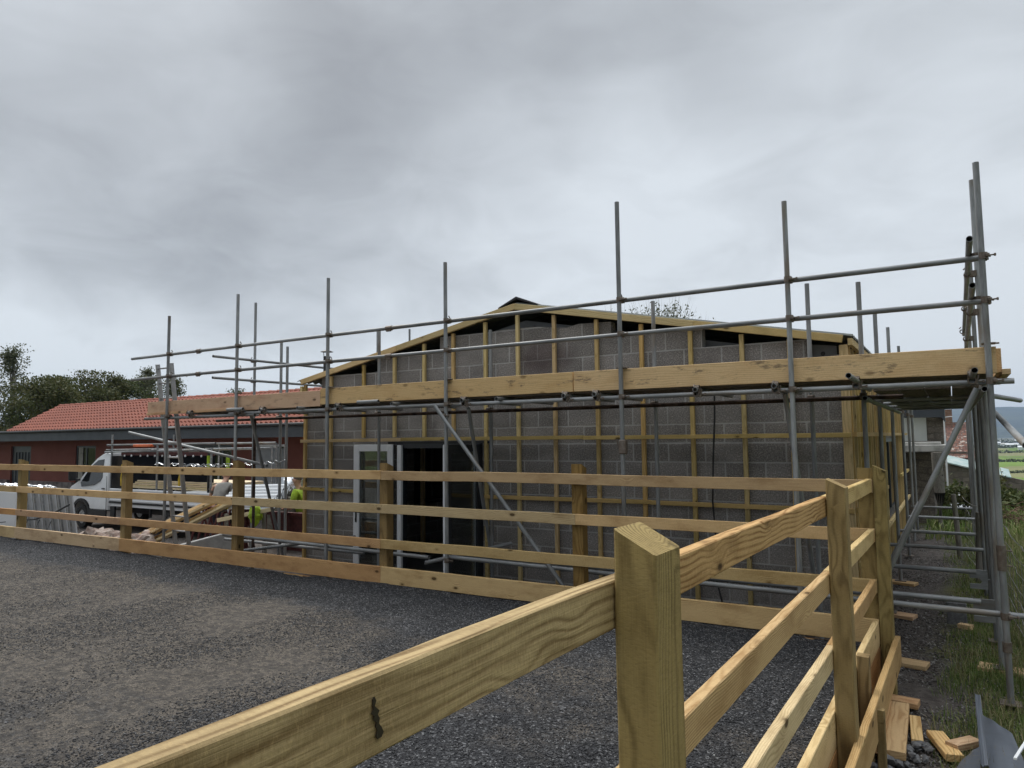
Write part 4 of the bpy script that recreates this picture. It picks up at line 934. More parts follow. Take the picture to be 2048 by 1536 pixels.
# concrete lintel
cl = MB().box((0, 0, 0), (1.5, .32, .34), ch=.012).build('concrete_lintel', 'concrete', None, M=Matrix.Translation((-12.15, 8.35, -.25)) @ Matrix.Rotation(R(35), 4, 'Z') @ Matrix.Rotation(R(-14), 4, 'Y'))
tag(cl, 'grey precast concrete lintel lying tilted behind the far fence', 'lintel')
# maroon steel trestles
for k, x in enumerate((-14.0, -13.2)):
    T_ = thing('steel_trestle', (x, 9.7, -.6), ['left maroon steel trestle behind the leaning planks', 'right maroon steel trestle behind the leaning planks'][k], 'trestle', 'maroon trestles')
    for i in range(4): beam('leg', (x+i*.22-.12, 9.5, -.62), (x+i*.22, 9.7, .34), .045, .03, 'maroon_steel', T_, up=(0, 1, 0)); beam('leg', (x+i*.22-.05, 10.05, -.62), (x+i*.22, 9.75, .34), .045, .03, 'maroon_steel', T_, up=(0, 1, 0))
    beam('top_bar', (x-.12, 9.72, .36), (x+.8, 9.72, .36), .06, .04, 'maroon_steel', T_)
# dark pickup tray / skip beyond the ladder
sk = thing('yard_skip', (-10.4, 10.4, -.5), 'dark maroon steel skip half hidden behind the scaffold left of the gable', 'skip')
for y in (9.9, 11.2): MB().prism([(-12.0, .30), (-9.75, .30), (-9.95, -.5), (-11.7, -.5)], y, y+.1).build('side_panel', 'maroon_steel', sk)
MB().box((-10.85, 10.6, -.45), (1.8, 1.2, .05)).build('base_panel', 'maroon_steel', sk); MB().box((-10.87, 9.88, .30), (2.3, .07, .07)).build('rim_bar', 'maroon_steel', sk)
# rubbish sack
vs, fs = blob((0, 0, 0), (.32, .28, .26), 9, .45, 3)
tag(MB().add(vs, fs).build('rubble_sack', 'silver_foil', None, True, Matrix.Translation((-12.1, 10.6, .84))), 'crumpled silver plastic sack on top of the yard clutter beside the gable', 'sack')
tag(MB().box((-12.1, 10.6, .05), (.9, .7, 1.1), ch=.02).build('pallet_crate', 'weathered_wood'), 'tall grey crate beneath the crumpled silver sack', 'crate')
# boulders
bl_ = [(-16.9, 8.6, .22, .18, .17), (-16.3, 8.75, .34, .28, .26), (-15.75, 8.6, .22, .2, .18), (-15.35, 8.7, .33, .25, .19), (-14.9, 8.5, .2, .2, .14), (-14.55, 8.75, .3, .24, .2), (-14.2, 8.5, .2, .16, .13), (-16.6, 8.3, .16, .15, .12)]
blab = ['small pale boulder beside the leaning metal sheets', 'largest reddish boulder in the heap behind the far fence', 'rounded boulder just right of the largest reddish one', 'wide low boulder in the middle of the heap', 'small flat boulder at the foot of the wide low one', 'mottled boulder close to the leaning planks', 'smallest boulder, at the foot of the leaning planks', 'fist-shaped stone in front of the largest boulder']
for i, (x, y, a, b, c_) in enumerate(bl_):
    vs, fs = blob((0, 0, 0), (a, b, c_), i*1.7, .5, 3)
    tag(MB().add(vs, fs).build('boulder', 'boulder_stone', None, False, Matrix.Translation((x, y, gz(x, y)+.25*(c_/.26)+(.12 if c_ > .17 else 0))) @ Matrix.Rotation(i, 4, 'Z')), blab[i], 'boulder', 'boulders heaped by the truck')
# leaning ribbed sheets and white board
ls = thing('leaning_sheets', (-17.2, 8.0, -.6), 'stack of grey ribbed sheets leaning on their side, tied with black straps', 'metal sheets')
for k in range(7):
    x0 = -18.35+k*.33
    MB().prism([(x0, .66+.015*(k % 3)), (x0+.27, .66), (x0+.27+.40, -.62), (x0+.40, -.62)], 8.0+.012*k, 8.03+.012*k).build('sheet', 'grey_sheet', ls)
    MB().prism([(x0+.10, .67), (x0+.125, .67), (x0+.525, -.60), (x0+.50, -.60)], 7.975+.012*k, 8.0+.012*k).build('rib', 'galvanised', ls)
MB().path([(-18.0, 7.93, .05), (-17.3, 7.92, .10), (-16.6, 7.94, .25), (-15.95, 7.96, .47)], .018, 6).build('strap', 'black_cable', ls)
for s_ in (0, 1, 2): MB().path([(-17.6+s_*.5, 7.93, .1), (-17.8+s_*.5, 7.9, -.2), (-17.5+s_*.55, 7.9, -.35), (-17.3+s_*.5, 7.92, -.6)], .010, 6).build('strap', 'black_cable', ls, True)
MB().path([(-18.6, 7.9, -.02), (-18.9, 7.88, -.05), (-19.2, 7.88, -.22), (-19.3, 7.9, -.5)], .012, 6).build('strap', 'black_cable', ls, True)
wb = MB().box((-20.6, 8.12, .02), (4.2, .14, 1.26), ch=.01).build('white_board', 'white_sheet'); tag(wb, 'large plain white board standing upright at the far left behind the fence', 'board')
foil = MB()
for i in range(34): vs, fs = blob((-22.4+i*.115, 8.9+.04*math.sin(i*2.1), .70+.02*math.sin(i*1.7)), (.08, .09, .045), i, .3, 1); foil.add(vs, fs)
foil = foil.build('foil_blanket', 'silver_foil', smooth=True); tag(foil, 'crinkled silver foil roll lying above the white board and grey sheets', 'foil')
tag(MB().box((-20.9, 9.0, .05), (4.4, .7, 1.2), ch=.02).build('timber_crate', 'weathered_wood'), 'long low crate carrying the crinkled silver foil roll', 'crate')
# rope garland strung by the scaffold
vs_ = MB(); ring = []
for i in range(26):
    f_ = i/25; x = -12.9+3.5*f_; z = 1.36+.07*f_-.05*math.sin(math.pi*f_)
    a = i*1.7; pts = [(x+.07*math.cos(a+t_)*(1 if i % 2 else .6), 8.0+.025*math.sin(a+t_), z+.024*math.sin(t_)) for t_ in [k*2*math.pi/8 for k in range(9)]]
    vs_.path(pts, .007, 5)
tag(vs_.build('chain', 'silver_foil', smooth=True), 'silver lifting chain strung along the scaffold in front of the bungalow', 'chain')

# ================================================================ PEOPLE
def skin_mesh(name, joints, edges, mat, parent, root=0, sub=2):
    me = bpy.data.meshes.new(name); me.from_pydata([j[0] for j in joints], edges, []); o = link(name, me, mat, parent)
    md = o.modifiers.new('skin', 'SKIN'); md.use_smooth_shade = True
    if not me.skin_vertices: me.attributes.new  # layer is made with the modifier
    for i, j in enumerate(joints):
        r = j[1] if isinstance(j[1], tuple) else (j[1], j[1]); sv = me.skin_vertices[0].data[i]; sv.radius = r; sv.use_root = (i == root)
    ss_ = o.modifiers.new('sub', 'SUBSURF'); ss_.levels = sub; ss_.render_levels = sub; return o
def person(loc, face, label, shirt, trousers, hair, arms, lean=.15, scale=1.0):
    """upright figure; face = heading angle; arms = (left elbow, left hand, right elbow, right hand) in local (fwd, left, up)"""
    X, Y, Z = loc; c_, s_ = math.cos(face), math.sin(face)
    def P(f, l, u): return (X+(f*c_-l*s_)*scale, Y+(f*s_+l*c_)*scale, Z+u*scale)
    T = thing('person', loc, label, 'person')
    L = lambda u: lean*max(0, u-.95)/.6
    pel, wst, chs, nck, hd = (L(.95), 0, .95), (L(1.1)*.9, 0, 1.12), (L(1.35), 0, 1.34), (L(1.5)*1.1, 0, 1.50), (L(1.65)*1.25, 0, 1.64)
    sh = {1: (L(1.42), .19, 1.43), -1: (L(1.42), -.19, 1.43)}
    J = [(P(*pel), .11), (P(*wst), .095), (P(*chs), .105), (P(*nck), .055), (P(hd[0]+.0, 0, 1.58), .065), (P(hd[0]+.01, 0, 1.66), .092), (P(hd[0], 0, 1.74), .085)]
    E = [(0, 1), (1, 2), (2, 3), (3, 4), (4, 5), (5, 6)]
    for sd, (el, ha) in ((1, arms[0]), (-1, arms[1])):
        b0 = len(J); J += [(P(*sh[sd]), .052), (P(*el), .043), (P(*ha), .030)]; E += [(2, b0), (b0, b0+1), (b0+1, b0+2)]
        # palm and fingers
        hv = Vector(ha)-Vector(el); hv.normalize(); side = Vector((0, 0, 1)).cross(hv).normalized()
        b1 = len(J); pm = Vector(ha)+hv*.06; J.append((P(*pm), (.038, .018))); E.append((b0+2, b1))
        for k in range(4):
            q0 = pm+hv*.03+side*(.03-.02*k); q1 = q0+hv*(.035+.008*(k in (1, 2)))+Vector((0, 0, -.008)); q2 = q1+hv*.025+Vector((0, 0, -.018))
            b2 = len(J); J += [(P(*q0), .009), (P(*q1), .008), (P(*q2), .007)]; E += [(b1, b2), (b2, b2+1), (b2+1, b2+2)]
        th = pm-hv*.03+side*.045*sd; b2 = len(J); J += [(P(*th), .011), (P(*(th+hv*.04+side*.012*sd)), .009)]; E += [(b1, b2), (b2, b2+1)]
    for sd in (1, -1):
        b0 = len(J); J += [(P(0, .10*sd, .88), .095), (P(.03, .11*sd, .50), .062), (P(0, .12*sd, .09), .04), (P(.14, .13*sd, .04), .035)]; E += [(0, b0), (b0, b0+1), (b0+1, b0+2), (b0+2, b0+3)]
    body = skin_mesh('body', J, E, 'skin_tone', T)
    Js = [(P(*pel), .15), (P(*wst), .155), (P(*chs), .175), (P(nck[0]*.97, 0, 1.46), .085)]; Es = [(0, 1), (1, 2), (2, 3)]
    for sd, (el, ha) in ((1, arms[0]), (-1, arms[1])):
        mid = Vector(sh[sd]).lerp(Vector(el), .7); b0 = len(Js); Js += [(P(*sh[sd]), .088), (P(*mid), .068)]; Es += [(2, b0), (b0, b0+1)]
    skin_mesh('shirt', Js, Es, shirt, T)
    Jt = [(P(*pel), .15)]; Et = []
    for sd in (1, -1): b0 = len(Jt); Jt += [(P(0, .10*sd, .86), .108), (P(.03, .11*sd, .50), .078), (P(0, .12*sd, .10), .06)]; Et += [(0, b0), (b0, b0+1), (b0+1, b0+2)]
    skin_mesh('trousers', Jt, Et, trousers, T)
    for sd in (1, -1): MB().box(P(.06, .125*sd, .05), (.28, .11, .10), Matrix.Rotation(face, 3, 'Z'), ch=.03).build('boot', 'black_plastic', T)
    h = MB(); vs, fs = blob(P(hd[0]-.015, 0, 1.725), (.10, .09, .075), 3, .1, 3); h.add(vs, fs).build('hair', hair, T, True)
    f = MB(); fx = hd[0]+.095
    vs, fs = blob(P(fx+.005, 0, 1.655), (.018, .012, .022), 1, .05, 2); f.add(vs, fs)
    for sd in (1, -1): vs, fs = blob(P(hd[0]+.005, .085*sd, 1.66), (.018, .012, .03), 1, .05, 2); f.add(vs, fs)
    f.build('face', 'skin_tone', T, True)
    e = MB()
    for sd in (1, -1): vs, fs = blob(P(fx-.012, .032*sd, 1.685), (.011, .011, .008), 1, 0, 2); e.add(vs, fs)
    e.box(P(fx-.012, 0, 1.615), (.012, .04, .008), Matrix.Rotation(face, 3, 'Z')); e.build('eyes_and_mouth', 'denim', T)
    return T
person((-14.85, 10.75, -.72), R(120), 'person in a grey T-shirt leaning with both forearms on the side of the truck bed', 'grey_shirt', 'denim', 'hair_grey',
       (((.27, .32, 1.16), (.40, .10, 1.17)), ((.27, -.28, 1.16), (.42, -.05, 1.18))), lean=.30)
person((-11.50, 10.35, -.72), R(200), 'person in lime yellow high visibility jacket mostly hidden behind the gable corner', 'lime_cloth', 'denim', 'hair_grey',
       (((.12, .27, 1.12), (.32, .15, 1.10)), ((.05, -.27, 1.12), (.25, -.22, 1.0))), lean=.10)

# ================================================================ TREES
def leafmesh(pts, size, aspect=1.6, up=.0):
    N = len(pts); P = np.array(pts); n = rng.normal(size=(N, 3)); n /= np.linalg.norm(n, axis=1)[:, None]
    b = rng.normal(size=(N, 3)); b[:, 2] += up; t1 = np.cross(n, b); t1 /= np.linalg.norm(t1, axis=1)[:, None]; t2 = np.cross(n, t1)
    s_ = (rng.uniform(.6, 1.3, N)*size)[:, None]
    V = np.stack([P-t1*s_*.5, P+t2*s_*.5*aspect, P+t1*s_*.5, P-t2*s_*.5*aspect], 1).reshape(-1, 3)
    me = bpy.data.meshes.new('crown'); me.vertices.add(N*4); me.vertices.foreach_set('co', V.reshape(-1).astype('f'))
    me.loops.add(N*4); me.loops.foreach_set('vertex_index', np.arange(N*4, dtype='i')); me.polygons.add(N)
    me.polygons.foreach_set('loop_start', (np.arange(N)*4).astype('i')); me.polygons.foreach_set('loop_total', np.full(N, 4, 'i')); me.update(calc_edges=True); return me
def tree(X, Y, ztop, wd, label, mat, n=5000, size=.16, trunk='bark', shape='round', clumps=26, group='trees behind the buildings', seed=0, base=.25):
    random.seed(seed); Z = gz(X, Y)-.1; H = ztop-Z
    T = thing('tree', (X, Y, Z), label, 'tree', group); lim = MB(); pts = []
    lim.path([(X, Y, Z), (X+.1*wd*random.uniform(-1, 1)*.3, Y, Z+H*.35), (X+.05*wd, Y+.1, Z+H*.7), (X+.02, Y, Z+H*.93)], [.02*H+.03, .016*H+.02, .008*H+.01, .004], 8)
    cl_ = []
    for k in range(clumps):
        u = random.random(); a = random.uniform(0, 6.28)
        if shape == 'round': zz = base+(1-base)*u; rr = wd*.5*math.sqrt(max(0, 1-((zz-.58)/.46)**2))*random.uniform(.25, 1.0); cr = wd*.15
        elif shape == 'birch': zz = base+(1-base)*u; rr = wd*.5*(1.08-zz)**.8*random.uniform(.2, 1); cr = wd*.12
        else: zz = base+(1-base)*u; rr = wd*.5*random.uniform(.1, 1)*(1-.4*zz); cr = wd*.07
        c_ = Vector((X+rr*math.cos(a), Y+rr*math.sin(a)*.9, Z+zz*H*.95)); cl_.append((c_, cr*random.uniform(.6, 1.3)))
        st_ = Vector((X, Y, Z+H*max(.15, zz-.28))); lim.path([st_, st_.lerp(c_, .55)+Vector((0, 0, .04*H)), c_+Vector((0, 0, cr*.7))], [.006*H+.008, .004*H, .004], 5)
    for c_, cr in cl_:
        m_ = int(n/clumps)
        for _ in range(m_):
            d = Vector((random.gauss(0, 1), random.gauss(0, 1), random.gauss(0, .85))); 
            p = c_+d*cr*.55; pts.append((p.x, p.y, min(p.z, ztop+.1*random.random())))
    lim.build('trunk', trunk, T, True); link('crown', leafmesh(pts, size), mat, T); return T
TR = [(-60.2, 23.9, 8.2, 5.5, 'tall loose birch at the extreme left edge', 'leaf_grey', 3500, 'birch_bark', 'birch', 30),
      (-56.4, 24.0, 8.8, 4.9, 'tall pale trunked birch left of the terracotta roof', 'leaf_grey', 3600, 'birch_bark', 'birch', 34),
      (-50.0, 23.2, 5.9, 5.0, 'low olive shrubby tree at the foot of the birch', 'leaf_olive', 5500, 'bark', 'round', 30),
      (-55.0, 26.6, 6.5, 6.5, 'broad dense tree with rounded crown, left one behind the terracotta roof', 'leaf_dark', 9500, 'bark', 'round', 44),
      (-52.6, 26.0, 5.2, 5.5, 'lower bushy tree filling between the birch and the broad trees', 'leaf_olive', 7500, 'bark', 'round', 34),
      (-53.9, 28.6, 7.0, 6.0, 'broad dense tree, tallest of the dark pair behind the terracotta roof', 'leaf_olive', 9500, 'bark', 'round', 40),
      (-54.3, 30.6, 6.5, 5.2, 'dark rounded tree, right one of the dense clump behind the roof', 'leaf_dark', 8500, 'bark', 'round', 38),
      (-57.0, 34.4, 8.3, 5.4, 'thin wispy conical tree behind the scaffold ladder', 'leaf_grey', 5200, 'bark', 'birch', 26),
      (-55.6, 33.2, 7.2, 4.4, 'sparse drooping tree between the dense clump and the conical tree', 'leaf_grey', 2800, 'bark', 'birch', 20),
      (-56.3, 36.1, 7.5, 5.0, 'small sparse tree right of the ladder above the roof ridge', 'leaf_olive', 3600, 'bark', 'birch', 22),
      (-51.4, 38.8, 7.5, 3.0, 'little thin tree showing between two scaffold standards', 'leaf_grey', 1500, 'bark', 'birch', 16),
      (-48.7, 38.1, 6.4, 2.2, 'smallest thin tree just above the toe board', 'leaf_grey', 500, 'bark', 'birch', 12)]
for i, (x, y, zt, wd, lb, mt, n, tm, shp, cl_) in enumerate(TR): tree(x, y, zt, wd, lb, mt, int(n*2.1),   .11 if shp == 'round' else .10, tm, shp, cl_, seed=i+3)
def willow(X, Y, ztop, wd, label, n, seed):
    random.seed(seed); Z = -.6 if Y < 31 else gz(X, Y); T = thing('tree', (X, Y, Z), label, 'tree', 'willow tops above the roof'); lim = MB(); pts = []
    lim.path([(X, Y, Z), (X, Y, Z+(ztop-Z)*.5)], [.16, .1], 8)
    for k in range(n):
        a = random.uniform(0, 6.28); rr = wd*.5*random.random()**.6; tp_ = Vector((X+rr*math.cos(a), Y+rr*math.sin(a)*.5, ztop-random.random()**1.3*1.5-.12*abs(rr))); b_ = Vector((X+rr*.25*math.cos(a), Y, Z+(ztop-Z)*.5))
        lim.path([b_, b_.lerp(tp_, .6)+Vector((0, 0, .15)), tp_-Vector((0, 0, .15))], [.03, .010, .002], 4)
        for _ in range(38): f_ = .35+.55*random.random(); p = b_.lerp(tp_, f_)+Vector((random.gauss(0, .09), random.gauss(0, .09), random.gauss(0, .08))); pts.append(tuple(p))
    lim.build('trunk', 'bark', T, True); link('crown', leafmesh(pts, .075, 2.0, 1.5), 'leaf_grey', T)
willow(-15.2, 35.4, 9.4, 2.9, 'sparse willow top over the verge just beside the tall scaffold standard', 30, 31)
willow(-13.2, 36.9, 9.75, 4.4, 'fuller willow top rising over the right roof slope', 80, 32)
willow(-10.8, 35.8, 8.5, 2.4, 'thin willow shoots low over the right roof slope', 24, 33)

# ================================================================ RIGHT SIDE: PATH, STOCK FENCE, OFFCUTS
random.seed(11)
FP = [(.50, 7.35, .82, .11, .02, 'thick weathered fence post beside the corner scaffold standard'), (.40, 9.9, .72, .12, -.03, 'broad grey weathered fence post behind the second outer standard'),
      (.22, 12.4, .62, .09, .05, 'leaning weathered fence post about half way along the scaffold path'), (.02, 14.8, .70, .09, -.06, 'dark slim fence post standing in the grass near the stone wall'),
      (.62, 4.9, .80, .11, .03, 'nearest weathered fence post close to the grey roofing membrane')]
for x, y, zt, wd, ln, lb in FP:
    n = 10; pts = [(x+ln*(i/n), y, gz(x, y)-.1+(zt-gz(x, y)+.1)*i/n) for i in range(n+1)]
    mb = MB().path(pts, [wd*.5*(1.05-.15*i/n+.06*noise.noise((i*.9, x*9, y))) for i in range(n+1)], 9)
    # grain runs up the local X axis
    rot = Matrix(((0, 1, 0), (0, 0, 1), (1, 0, 0))).to_4x4(); o_ = Vector((x, y, gz(x, y)-.1)); inv = (Matrix.Translation(o_) @ rot).inverted()
    mb.v = [tuple(inv @ Vector(v)) for v in mb.v]
    tag(mb.build('fence_post', 'weathered_wood', None, True, Matrix.Translation(o_) @ rot), lb, 'fence post', 'old stock fence posts along the path')
fw = thing('stock_wire', (.4, 9, .2), 'slack rusty stock wire netting running between the weathered fence posts', 'wire fence')
ps = sorted(FP, key=lambda p: p[1])
for k, z_ in enumerate((.70, .52, .36, .20, .05, -.10, -.25)):
    pts = []
    for a, b in zip(ps[:-1], ps[1:]):
        for i in range(8):
            f_ = i/8; pts.append((a[0]+.06+(b[0]-a[0])*f_+.03*noise.noise((i*.7, k, a[1])), a[1]+(b[1]-a[1])*f_, z_-.05*math.sin(math.pi*f_)*(1 if k < 2 else .4)+.02*noise.noise((i, k*3, 5))))
    MB().path(pts, .0035 if k else .006, 4).build('strand', 'wire', fw)
for y in [4.95+i*.22 for i in range(44)]:
    x = np.interp(y, [p[1] for p in ps], [p[0] for p in ps])+.065; dx = .05*noise.noise((y, 1, 1))
    MB().path([(x, y, .50), (x+dx, y+.04*noise.noise((y*3, 0, 0)), .15), (x+dx*.3, y, -.28)], .0025, 4).build('stay', 'wire', fw)
def plank_on(name, a, b, w_, h, z, lb, mat='offcut_wood', tilt=0.0, grp='timber offcuts dropped beside the path'):
    o_ = beam(name, (*a, z), (*b, z+tilt), w_, h, mat, ch=.004, seg=6, rough_edge=.002); return tag(o_, lb, 'offcut', grp)
plank_on('timber_offcut', (-.43, 5.45), (-.45, 6.38), .13, .05, -.35, 'longest sawn board offcut with dark cross marks, propped beside the outer fence board', tilt=.02)
plank_on('timber_offcut', (-.545, 5.4), (-.55, 6.3), .10, .05, -.32, 'offcut wedged on edge under the outer fence board', tilt=.03)
plank_on('timber_offcut', (-.31, 5.80), (-.345, 6.28), .075, .045, -.375, 'short yellow offcut lying on the path right of the longest one')
plank_on('timber_offcut', (-.21, 6.0), (-.09, 5.62), .11, .045, -.36, 'broken slanting offcut lying in the grass left of the grey membrane')
plank_on('timber_offcut', (-.11, 5.75), (.03, 5.93), .09, .045, -.335, 'small offcut lying across the broken one beside the grey membrane')
plank_on('timber_offcut', (-.04, 9.55), (.08, 9.5), .09, .05, -.38, 'small pale block in the grass below the low scaffold bracket')
plank_on('timber_offcut', (-.55, 6.62), (-.33, 6.60), .14, .045, -.37, 'stub of plank poking out from behind the end of the outer board')
tag(MB().box((-.06, 9.75, -.30), (.20, .05, .26), ch=.01).build('slate_slab', 'dark_stone'), 'upright grey slab standing in the grass below the low scaffold transom', 'slab')
# roofing membrane sheets
def sheet(name, pts, th, mat, label, cat, curl=.0, bend=0.0):
    """quad p0..p3 (ccw) subdivided, gently creased, with thickness"""
    p = [Vector(q) for q in pts]; n = 12; vs = []; fs = []
    for s_ in (0, 1):
        for j in range(n+1):
            for i in range(n+1):
                u, v = i/n, j/n; q = (p[0]*(1-u)+p[1]*u)*(1-v)+(p[3]*(1-u)+p[2]*u)*v
                vs.append((q.x, q.y, q.z+curl*math.sin(math.pi*u)*(1-v*.5)+bend*abs(u-.18)+.008*noise.noise((u*4, v*4, p[0].x*9))+(th if s_ else 0)))
    m_ = (n+1)**2
    for j in range(n):
        for i in range(n): a = j*(n+1)+i; fs += [(a, a+n+1, a+n+2, a+1), (m_+a, m_+a+1, m_+a+n+2, m_+a+n+1)]
    for i in range(n):
        for (a, b) in ((i, i+1), (n*(n+1)+i+1, n*(n+1)+i), ((i+1)*(n+1), i*(n+1)), (i*(n+1)+n, (i+1)*(n+1)+n)): fs.append((a, b, m_+b, m_+a))
    return tag(MB().add(vs, fs).build(name, mat, None, True), label, cat, 'grey roofing membrane pieces')
sheet('membrane_sheet', [(.09, 5.2, -.27), (.30, 5.15, -.255), (.245, 6.02, -.28), (.085, 6.36, -.295)], .006, 'membrane', 'largest folded piece of grey roofing membrane lying in the long grass', 'membrane', curl=.006)
sheet('membrane_sheet', [(.045, 5.2, -.22), (.085, 5.2, -.245), (.08, 6.40, -.205), (.045, 6.42, -.17)], .008, 'membrane', 'upturned edge strip along the left of the folded grey membrane', 'membrane', bend=.04)
sheet('membrane_sheet', [(-.16, 5.1, -.36), (.04, 5.1, -.31), (.05, 5.75, -.31), (-.06, 5.55, -.355)], .006, 'membrane', 'small flat piece of grey membrane at the bottom edge left of the folded one', 'membrane', curl=.02)
sheet('membrane_sheet', [(.30, 5.1, -.22), (.55, 5.1, -.16), (.50, 5.9, -.16), (.315, 6.0, -.20)], .006, 'membrane', 'grey membrane piece at the bottom right corner of the grass', 'membrane', curl=.03)
tag(beam('white_stick', (.215, 5.15, -.12), (.30, 5.62, -.17), .016, .012, 'white_paint', ch=.001), 'thin white plastic strip lying over the grey membrane', 'strip')
# coarse dark stones
random.seed(5); K = 0
for i in range(46):
    x = random.uniform(-.56, -.24); y = random.uniform(5.0, 5.85)
    if x < -.37 and y > 5.5 : continue
    r_ = random.uniform(.018, .042); vs, fs = blob((0, 0, 0), (r_*random.uniform(.8, 1.3), r_, r_*.7), i*2.3, .8, 1)
    o_ = MB().add(vs, fs).build('stone', 'dark_stone', None, False, Matrix.Translation((x, y, -.40+r_*.3+random.uniform(0, .03))) @ Matrix.Rotation(i, 4, 'Z'))
    tag(o_, 'coarse dark grey stone in the loose patch below the sawn offcuts', 'stone', 'coarse dark stones under the offcuts')
def path_pt():
    Y = 4.8+15*random.random()**1.6; X = random.uniform(-.95, .75); return (X, Y, gz(X, Y)+.003)
scatter_chips('path_gravel', 'path_stone', 34000, path_pt, .004, .019, 'loose dark gravel and slate chips scattered along the side path', 'gravel')
# grass blades
def blades(name, N, fn, hmin, hmax, wd, mat, label, lean=.5):
    V = np.zeros((N, 5, 3)); 
    for i in range(N):
        x, y, hs = fn(); z = gz(x, y)-.01; h = random.uniform(hmin, hmax)*hs; a = random.uniform(0, 6.283); ln = random.uniform(.1, lean)*h; dx, dy = math.cos(a), math.sin(a); w2 = wd*(1+y*.05)
        px, py = -dy*w2, dx*w2
        V[i] = [(x-px, y-py, z), (x+px, y+py, z), (x+dx*ln*.35+px*.7, y+dy*ln*.35+py*.7, z+h*.6), (x+dx*ln*.35-px*.7, y+dy*ln*.35-py*.7, z+h*.6), (x+dx*ln, y+dy*ln, z+h*(.95-.3*ln/h))]
    me = bpy.data.meshes.new(name); me.vertices.add(N*5); me.vertices.foreach_set('co', V.reshape(-1).astype('f'))
    L = (np.array([0, 1, 2, 3, 3, 2, 4])[None]+np.arange(N)[:, None]*5).reshape(-1)
    me.loops.add(N*7); me.loops.foreach_set('vertex_index', L.astype('i')); me.polygons.add(N*2)
    st_ = (np.arange(N)[:, None]*7+np.array([0, 4])).reshape(-1); me.polygons.foreach_set('loop_start', st_.astype('i')); me.polygons.foreach_set('loop_total', np.tile([4, 3], N).astype('i'))
    me.update(calc_edges=True); return tag(link(name, me, mat), label, 'grass', kind='stuff')
random.seed(21)
def gpt():
    while True:
        Y = 4.6+15*random.random()**1.7; X = -.25+random.random()**.9*(1.6+.35*(Y-4.6))
        d = noise.noise((X*2.2, Y*1.4, 3))+ (X+.16-.02*(Y-6))*2.2
        if Y > 11: d += .25*(Y-11)*.3
        if d > random.uniform(-.25, .35): return X, Y, .55+.9*max(0, noise.noise((X*1.7, Y*1.1, 9))+.35)+(.5 if X > .45 else 0)
blades('grass', 100000, gpt, .03, .15, .0022, 'grass_blade', 'rough green grass along the right side of the scaffold path', .9)
def gpt2():
    while True:
        x, y, h = gpt()
        if noise.noise((x*2.5, y*1.3, 31)) > -.05 or x > .4: return x, y, h
blades('dry_grass', 22000, gpt2, .06, .26, .0016, 'dry_grass', 'straw coloured dry grass stems among the green grass by the path', 1.1)
def gfar():
    Y = 17+14*random.random(); return random.uniform(-.6, 5.5), Y, 1.0+.8*max(0, noise.noise((Y*.7, Y, 2)))
blades('rough_grass', 9000, gfar, .12, .38, .007, 'grass_blade', 'rough grass and weeds beyond the end of the scaffold', .8)
# shrubby weeds
def shrub(x, y, z0, d, n, mat, label, size, cat='shrub', grp='scrub beyond the scaffold'):
    T = thing('shrub', (x, y, z0), label, cat, grp); pts = []; st = MB()
    for k in range(14):
        a = random.uniform(0, 6.28); c_ = Vector((x+d[0]*.5*math.cos(a)*random.random()**.5, y+d[1]*.5*math.sin(a)*random.random()**.5, z0+d[2]*random.uniform(.2, .85))); st.path([(x, y, z0-.1), c_], [.015, .005], 4)
        for _ in range(n//14): pts.append(tuple(c_+Vector((random.gauss(0, d[0]*.13), random.gauss(0, d[1]*.13), random.gauss(0, d[2]*.13)))))
    st.build('stem', 'bark', T); link('crown', leafmesh(pts, size), mat, T)
shrub(1.55, 24.5, -.5, (2.0, 1.5, .6), 2600, 'leaf_dark', 'dark green bramble bush in front of the low turquoise roof', .09)
shrub(.35, 20.5, -.5, (1.0, 1.2, .9), 1800, 'leaf_olive', 'olive weeds between the stone wall and the outer standards', .07)
shrub(-.05, 23.5, -.5, (.9, 1.2, 1.0), 1500, 'leaf_dark', 'dark weeds at the foot of the old pantiled house', .07)
shrub(1.0, 31.5, -.9, (1.1, 1.2, 1.5), 1600, 'leaf_olive', 'tall scrub rising behind the turquoise sheet roof', .10)
shrub(.9, 27.0, -.6, (.9, 1, 1.0), 1200, 'leaf_olive', 'weeds spilling over the broken wall under the turquoise sheets', .08)
bh = MB(); random.seed(3)
bh.path([(.5, 20.5, -.40), (3.6, 20.5, -.36)], .012, 4)
for i in range(420):
    x = random.gauss(2.0, .6); y = random.gauss(20.5, .5); z = -.42+abs(random.gauss(0, .22)); a = random.uniform(0, 6.28); l = random.uniform(.2, .6); e = random.uniform(-.3, .5)
    bh.path([(x, y, z), (x+l*.5*math.cos(a), y+l*.5*math.sin(a), z+.06+e*l*.5), (x+l*math.cos(a), y+l*math.sin(a), z+e*l*.5)], .007, 3)
tag(bh.build('brushwood_heap', 'brushwood'), 'heap of reddish brown cut brushwood right of the outer scaffold standards', 'brushwood')
tag(MB().box((0, 0, 0), (1.6, .8, .06), ch=.01).build('maroon_panel', 'maroon_steel', None, M=Matrix.Translation((2.6, 22.0, .12)) @ Matrix.Rotation(R(12), 4, 'Y')), 'maroon metal panel lying over the brushwood heap at the right edge', 'panel')
tag(MB().box((0, 0, 0), (.9, .5, .03)).build('plastic_panel', 'white_sheet', None, M=Matrix.Translation((2.2, 21.4, .06)) @ Matrix.Rotation(R(-8), 4, 'Y')), 'thin white panel lying against the maroon one on the brushwood', 'panel')

